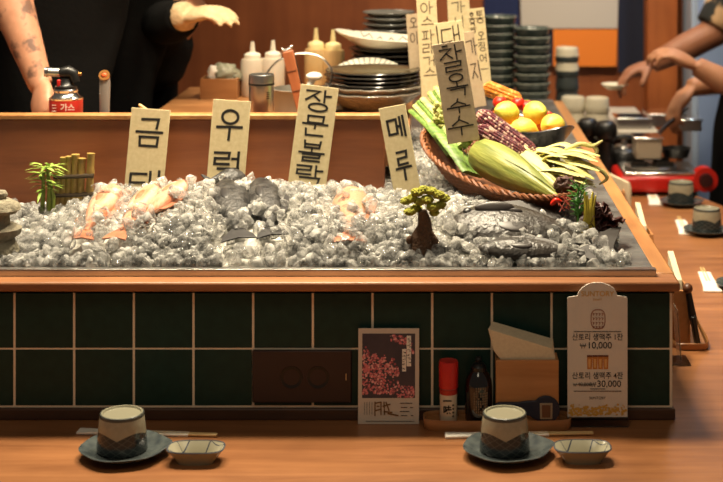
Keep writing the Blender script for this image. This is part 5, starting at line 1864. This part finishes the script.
hair = mat('black hair', rgb(24, 20, 18), .5)
tattoo = mat('tattooed skin', rgb(176, 124, 96), .5, c2=rgb(196, 142, 112), scale=40)
nt = tattoo.node_tree
b_ = nt.nodes['Principled BSDF']
tc = nt.nodes.new('ShaderNodeTexCoord'); vo = nt.nodes.new('ShaderNodeTexNoise'); vo.inputs['Scale'].default_value = 20; vo.inputs['Detail'].default_value = 3; vo.inputs['Roughness'].default_value = .6
nt.links.new(tc.outputs['Object'], vo.inputs['Vector'])
rp = nt.nodes.new('ShaderNodeValToRGB'); rp.color_ramp.elements[0].position = .50; rp.color_ramp.elements[1].position = .60
nt.links.new(vo.outputs['Fac'], rp.inputs[0])
sx_ = nt.nodes.new('ShaderNodeSeparateXYZ'); nt.links.new(tc.outputs['Object'], sx_.inputs[0])
lim = nt.nodes.new('ShaderNodeMath'); lim.operation = 'GREATER_THAN'; lim.inputs[1].default_value = 1.235 - KFLOOR
nt.links.new(sx_.outputs[2], lim.inputs[0])
ml = nt.nodes.new('ShaderNodeMath'); ml.operation = 'MULTIPLY'; nt.links.new(rp.outputs[0], ml.inputs[0]); nt.links.new(lim.outputs[0], ml.inputs[1])
ml2 = nt.nodes.new('ShaderNodeMath'); ml2.operation = 'MULTIPLY'; nt.links.new(ml.outputs[0], ml2.inputs[0]); ml2.inputs[1].default_value = .75
mx = nt.nodes.new('ShaderNodeMix'); mx.data_type = 'RGBA'
old = b_.inputs['Base Color'].links[0].from_socket
nt.links.new(old, mx.inputs[6]); mx.inputs[7].default_value = (*rgb(52, 44, 44), 1); nt.links.new(ml2.outputs[0], mx.inputs['Factor']); nt.links.new(mx.outputs[2], b_.inputs['Base Color'])

# person with the tattooed forearm, left edge
p1 = person('person in a black T-shirt leaning a tattooed forearm on the divider board', at(52, 3.55, KFLOOR))
cx1 = p1.location.x
mb = MB()
mb.tube([(cx1 - .02, 3.55, 1.0), (cx1 - .02, 3.56, 1.25), (cx1 - .03, 3.56, 1.50)], [.13, .125, .15], 20, flat=.75)
mb.tube([(cx1 - .03, 3.56, 1.5), (cx1 - .03, 3.55, 1.72)], [.07, .055], 14)
for e in (-1, 1):
    mb.tube([(cx1 - .02 + e * .085, 3.55, 1.02), (cx1 - .02 + e * .09, 3.54, .62), (cx1 - .02 + e * .09, 3.57, .26)], [.085, .062, .045], 14)
    mb.ell((cx1 - .02 + e * .09, 3.51, .235), (.045, .12, .035), 14, 8)
sh_l = Vector((cx1 - .19, 3.50, 1.60)); el = P(-6, -48, 3.26); wr = P(41, 86, 3.16)
mb.tube([(cx1 - .05, 3.56, 1.52), sh_l, sh_l * .5 + el * .5, el, el * .6 + wr * .4, el * .22 + wr * .78, wr], [.08, .066, .055, .046, .047, .034, .027], 16)
hand(mb, wr, (P(43, 112, 3.10) - wr), (.5, .8, .1), 1.0, curl=(75, 85, 60), thumb_side=-1)
sh_r = Vector((cx1 + .15, 3.57, 1.60)); el2 = Vector((cx1 + .11, 3.60, 1.33)); wr2 = Vector((cx1 + .08, 3.55, 1.12))
mb.tube([(cx1 + .04, 3.56, 1.52), sh_r, el2, wr2], [.08, .06, .046, .028], 14)
hand(mb, wr2, (-.1, .1, -1), (-1, 0, 0), 1.0)
Mh = head(mb, (cx1 - .03, 3.52, 1.86))
body(p1, mb, tattoo)
face_bits(p1, Mh, hair)
mb = MB()
mb.tube([(cx1 - .02, 3.55, .96), (cx1 - .02, 3.56, 1.25), (cx1 - .03, 3.56, 1.52), (cx1 - .03, 3.56, 1.62)], [.155, .15, .18, .09], 24, flat=.8)
mb.tube([(cx1 - .05, 3.56, 1.54), sh_l, sh_l * .5 + el * .5], [.095, .082, .072], 16)
mb.tube([(cx1 + .04, 3.56, 1.54), sh_r, el2, wr2], [.095, .076, .062, .045], 16)
cloth_part('shirt', p1, mb, 'black_cloth')
mb = MB()
for e in (-1, 1): mb.tube([(cx1 - .02 + e * .075, 3.55, 1.05), (cx1 - .02 + e * .09, 3.54, .62), (cx1 - .02 + e * .09, 3.57, .28)], [.11, .085, .07], 16)
cloth_part('trousers', p1, mb, 'black_cloth')

# person bending over with a gloved hand
p2 = person('person in black bending to the right with one white gloved hand', at(118, 3.9, KFLOOR))
H2 = P(112, 66, 3.9); S2 = P(156, 46, 3.84)
mb = MB()
mb.tube([H2 + Vector((-.02, 0, -.08)), H2, S2], [.11, .105, .095], 20)
mb.tube([S2, S2 + Vector((.10, -.02, .13))], [.065, .055], 14)
hx = H2.x
for e in (-1, 1):
    mb.tube([(hx + e * .06, 3.9 + e * .05, 1.12), (hx + .02 + e * .06, 3.88 + e * .05, .68), (hx + e * .06, 3.92 + e * .05, .26)], [.09, .064, .045], 14)
    mb.ell((hx + .03 + e * .06, 3.86 + e * .05, .235), (.06, .11, .035), 14, 8)
sA = P(163, 22, 3.74); eA = P(176, 40, 3.56); wA = P(186, 16, 3.60)
mb.tube([S2, sA, P(176, 22, 3.64), P(186, 16, 3.60)], [.08, .055, .044, .032], 14)
hand(mb, wA, P(222, 10, 3.55) - wA, (.1, .3, -1), .76, curl=(20, 24, 18), thumb_side=1)
sB = P(165, 40, 4.0)
mb.tube([S2, sB, P(150, 88, 4.02), P(166, 100, 3.98)], [.08, .058, .044, .028], 14)
hand(mb, P(166, 100, 3.98), P(176, 106, 3.9) - P(166, 100, 3.98), (0, 0, -1), .95, thumb_side=1)
Mh = head(mb, S2 + Vector((.14, -.03, .26)), face=(.8, -.6, -.1))
body(p2, mb, 'skin')
face_bits(p2, Mh, hair)
mb = MB()
mb.tube([H2 + Vector((-.02, 0, -.14)), H2, S2, S2 + Vector((.045, -.01, .05))], [.135, .125, .115, .075], 24)
mb.tube([S2, sA, P(174, 22, 3.65), P(184, 17, 3.605)], [.085, .062, .054, .046], 16)
mb.tube([S2, sB, P(150, 88, 4.02)], [.10, .074, .062], 16)
cloth_part('shirt', p2, mb, 'black_cloth')
mb = MB()
for e in (-1, 1): mb.tube([(hx + e * .055, 3.9 + e * .05, 1.14), (hx + .02 + e * .06, 3.88 + e * .05, .68), (hx + e * .06, 3.92 + e * .05, .28)], [.115, .085, .07], 16)
cloth_part('trousers', p2, mb, 'black_cloth')
mb = MB()
mb.prism([(P(96, 0, 3.78).x, .75), (P(146, 0, 3.78).x, .75), (P(156, 0, 3.74).x, 1.16), (P(176, 0, 3.74).x, 1.30), (P(174, 0, 3.74).x, 1.375), (P(150, 0, 3.74).x, 1.40), (P(104, 0, 3.74).x, 1.36), (P(90, 0, 3.74).x, 1.1)], 3.705, 3.745)
cloth_part('apron', p2, mb, 'black_cloth', .012)
mb = MB()
mb.tube([wA - (P(222, 10, 3.55) - wA).normalized() * .022, wA + (P(222, 10, 3.55) - wA).normalized() * .01], [.040, .036], 14)
hand(mb, wA, P(222, 10, 3.55) - wA, (.1, .3, -1), .94, curl=(20, 24, 18), thumb_side=1)
cloth_part('glove', p2, mb, mat('white glove', rgb(214, 186, 146), .7, c2=rgb(196, 164, 122), scale=60, bump=.4, bscale=90), .0055)

# person holding out a small dish, right side behind
p3 = person('person in a patterned short sleeve reaching left to set down a white dish', at(800, 5.0, KFLOOR))
x3 = p3.location.x
mb = MB()
mb.tube([(x3, 5.0, .98), (x3, 5.0, 1.22), (x3 - .01, 5.0, 1.44)], [.13, .125, .15], 20, flat=.75)
mb.tube([(x3, 5.0, 1.46), (x3, 4.99, 1.62)], [.065, .055], 14)
for e in (-1, 1):
    mb.tube([(x3 + e * .085, 5.0, 1.0), (x3 + e * .09, 4.99, .62), (x3 + e * .09, 5.02, .26)], [.085, .062, .045], 14)
    mb.ell((x3 + e * .09, 4.96, .235), (.045, .12, .035), 14, 8)
sL = P(748, -30, 4.96); eL = P(712, 34, 4.93); wL = P(652, 64, 4.92)
mb.tube([(x3 - .04, 5.0, 1.46), sL, sL * .5 + eL * .5, eL, eL * .6 + wL * .4, wL], [.09, .066, .056, .052, .048, .032], 16)
hand(mb, wL, P(626, 74, 4.90) - wL, (-.1, -.1, -1), 1.12, curl=(26, 34, 26), thumb_side=1, th_curl=38)
sR = Vector((x3 + .18, 5.0, 1.40)); 
mb.tube([(x3 + .04, 5.0, 1.46), sR, (x3 + .2, 4.96, 1.16), (x3 + .16, 4.88, .96)], [.09, .066, .046, .03], 14)
hand(mb, (x3 + .16, 4.88, .96), (-.2, -.3, -1), (-1, 0, 0), 1.0)
Mh = head(mb, (x3 - .02, 4.96, 1.74), face=(-.9, -.3, 0))
skin2 = mat('tan skin', rgb(158, 106, 78), .55, c2=rgb(142, 92, 66), scale=30, sub=.08)
body(p3, mb, skin2)
face_bits(p3, Mh, hair)
pat = mat('patterned shirt', rgb(30, 30, 26), .85, c2=rgb(176, 142, 104), scale=14, amt=.06)
mb = MB()
mb.tube([(x3, 5.0, .96), (x3, 5.0, 1.22), (x3 - .01, 5.0, 1.46), (x3 - .01, 5.0, 1.54)], [.155, .15, .175, .085], 24, flat=.8)
mb.tube([(x3 - .04, 5.0, 1.46), sL, sL * .08 + eL * .92], [.105, .082, .072], 16)
mb.tube([(x3 + .04, 5.0, 1.46), sR, (x3 + .2, 4.96, 1.26)], [.105, .08, .07], 16)
cloth_part('shirt', p3, mb, pat)
mb = MB()
for e in (-1, 1): mb.tube([(x3 + e * .075, 5.0, 1.02), (x3 + e * .09, 4.99, .62), (x3 + e * .09, 5.02, .28)], [.11, .085, .07], 16)
cloth_part('trousers', p3, mb, 'black_cloth')

wd = thing('white_dish', 'small white dish held out by the reaching hand at the back', 'dish', P(615, 89, 4.89))
mb = MB(); mb.lathe([(0, .001), (.026, .001), (.027, 0), (.030, .002), (.045, .015), (.0465, .017), (.044, .018), (.028, .006), (0, .005)], 40); mb.build('dish', 'cream', wd)

# person at the stove
p4 = person('person in a black apron working with tongs over the red stove', at(786, 4.62, KFLOOR))
x4 = p4.location.x
mb = MB()
mb.tube([(x4, 4.62, .98), (x4, 4.62, 1.22), (x4, 4.63, 1.42)], [.12, .118, .145], 20, flat=.8)
mb.tube([(x4, 4.63, 1.44), (x4, 4.62, 1.60)], [.062, .052], 14)
for e in (-1, 1):
    mb.tube([(x4, 4.62 + e * .085, 1.0), (x4, 4.62 + e * .09, .62), (x4, 4.62 + e * .09, .26)], [.085, .062, .045], 14)
    mb.ell((x4 - .04, 4.62 + e * .09, .235), (.12, .045, .035), 14, 8)
s1_ = Vector((x4 - .02, 4.46, 1.40)); e1 = P(742, 92, 4.40); w1 = P(696, 66, 4.42)
mb.tube([(x4, 4.58, 1.42), s1_, s1_ * .5 + e1 * .5, e1, e1 * .6 + w1 * .4, w1], [.08, .062, .052, .046, .042, .030], 16)
hand(mb, w1, P(664, 50, 4.42) - w1, (-.55, .2, -.75), 1.1, curl=(30, 42, 34), thumb_side=-1, th_curl=10)
s2_ = Vector((x4 - .02, 4.78, 1.40)); e2 = P(738, 78, 4.64); w2 = P(690, 88, 4.56)
mb.tube([(x4, 4.68, 1.42), s2_, s2_ * .5 + e2 * .5, e2, e2 * .6 + w2 * .4, w2], [.08, .062, .052, .044, .040, .028], 16)
hand(mb, w2, P(668, 118, 4.52) - w2, (.5, .1, -.75), 1.05, curl=(22, 38, 30), thumb_side=-1, th_curl=25)
Mh = head(mb, (x4 - .02, 4.62, 1.72), face=(-1, -.1, -.15))
body(p4, mb, 'skin')
face_bits(p4, Mh, hair)
mb = MB()
mb.tube([(x4, 4.62, .96), (x4, 4.62, 1.22), (x4, 4.63, 1.44), (x4, 4.63, 1.52)], [.135, .13, .14, .07], 24, flat=.9)
mb.tube([(x4, 4.58, 1.43), s1_, s1_ * .55 + e1 * .45], [.098, .078, .07], 16)
mb.tube([(x4, 4.68, 1.43), s2_, s2_ * .55 + e2 * .45], [.098, .078, .07], 16)
cloth_part('shirt', p4, mb, 'black_cloth')
mb = MB()
mb.tube([(x4 - .01, 4.62, .55), (x4 - .01, 4.62, .9), (x4 - .005, 4.62, 1.10)], [.24, .22, .18], 24, flat=.95)
cloth_part('apron', p4, mb, 'black_cloth', .012)
mb = MB()
for e in (-1, 1): mb.tube([(x4, 4.62 + e * .075, 1.02), (x4, 4.62 + e * .09, .62), (x4, 4.62 + e * .09, .28)], [.10, .085, .07], 16)
cloth_part('trousers', p4, mb, 'black_cloth')
tg = thing('tongs', 'dark kitchen tongs in the hand over the stove', 'tongs', P(670, 122, 4.50))
q = tg.location
for e in (-1, 1):
    mb = MB(); mb.tube([P(688, 108, 4.54) - q, P(670, 122, 4.50) - q + Vector((0, 0, e * .004)), P(655, 137, 4.44) - q + Vector((0, 0, e * .006))], [.004, .0055, .004], 10, flat=.5); mb.build('arm', mat('dark steel', rgb(58, 50, 44), .35, .7) if e < 0 else tg.children[0].data.materials[0], tg)

# ================================================================== LIGHT
def area(name, loc, size, power, col, target=None, spread=None):
    l = bpy.data.lights.new(name, 'AREA'); l.energy = power; l.size = size; l.color = col
    if spread: l.spread = R(spread)
    o = bpy.data.objects.new(name, l); COL.objects.link(o); o.location = loc
    if target is not None:
        o.rotation_euler = (Vector(target) - Vector(loc)).to_track_quat('-Z', 'Y').to_euler()
    o['kind'] = 'helper'
    return o


WARM = (1.0, .85, .61)
WARM2 = (1.0, .83, .59)
for i, (lx, ly) in enumerate(((-.85, 2.80), (-.45, 2.78), (-.05, 2.82), (.12, 3.05))):
    area('downlight_ice', (lx, ly, 2.45), .16, (9.4, 9.4, 9.4, 10.5)[i], WARM, (lx, ly + .02, 1.0), 100)
area('downlight_kitchen', (-.30, 3.75, 2.6), .2, 6.5, WARM2, (-.2, 3.7, 1.0), 120)
area('downlight_right_counter', (.75, 3.9, 2.5), .16, 7.0, WARM2, (.74, 3.85, .75), 100)
area('back_fill', (.45, 4.5, 2.6), .2, 6, WARM2, (.45, 4.8, .9), 120)  # added lamp, lifts the back counter and the wall behind it
area('wall_fill', (-.6, 4.9, 2.8), .3, 8.5, WARM2, (-.5, 5.6, 1.4), 140)  # added to brighten the left wall, no fitting known there
area('curtain_fill', (.5, 3.9, 2.6), .25, 4.8, WARM2, (.5, 5.55, 1.1), 70)  # added fill aimed at the curtain and the wall below its hem
area('room_fill', (-.1, 1.1, 2.6), .6, 2.9, WARM, (-.1, 2.43, .85), 140)  # frontal fill added for the tiles and the cards before them
area('fridge_light', (1.15, 5.0, 2.5), .2, 6, (.62, .78, 1.0), (1.15, 5.35, 1.2), 120)

w = bpy.data.worlds.new('room ambience'); SC.world = w; w.use_nodes = True
w.node_tree.nodes['Background'].inputs[0].default_value = (1.0, .84, .68, 1)
w.node_tree.nodes['Background'].inputs[1].default_value = .11

# ================================================================== CAMERA
cam = bpy.data.cameras.new('camera'); co = bpy.data.objects.new('camera', cam); COL.objects.link(co)
co.location = (0, 0, EYE); co.rotation_euler = (R(90), 0, 0)
cam.sensor_width = 36; cam.sensor_fit = 'HORIZONTAL'; cam.lens = F / 723 * 36
cam.shift_x = -(CX - 361.5) / 723
cam.shift_y = -(241 - CY) / 723
cam.clip_start = .05; cam.clip_end = 50
cam.dof.use_dof = True; cam.dof.focus_distance = 2.60; cam.dof.aperture_fstop = 5.2
SC.camera = co
SC.view_settings.view_transform = 'Standard'
SC.view_settings.look = 'None'
SC.view_settings.exposure = 0.0
SC.view_settings.gamma = 1.0
SC.view_settings.use_curve_mapping = False
SC.cycles.max_bounces = 20
SC.cycles.transmission_bounces = 18
SC.cycles.transparent_max_bounces = 64
SC.cycles.caustics_refractive = False
SC.cycles.caustics_reflective = False
SC.cycles.sample_clamp_indirect = 6
SC.cycles.use_denoising = True
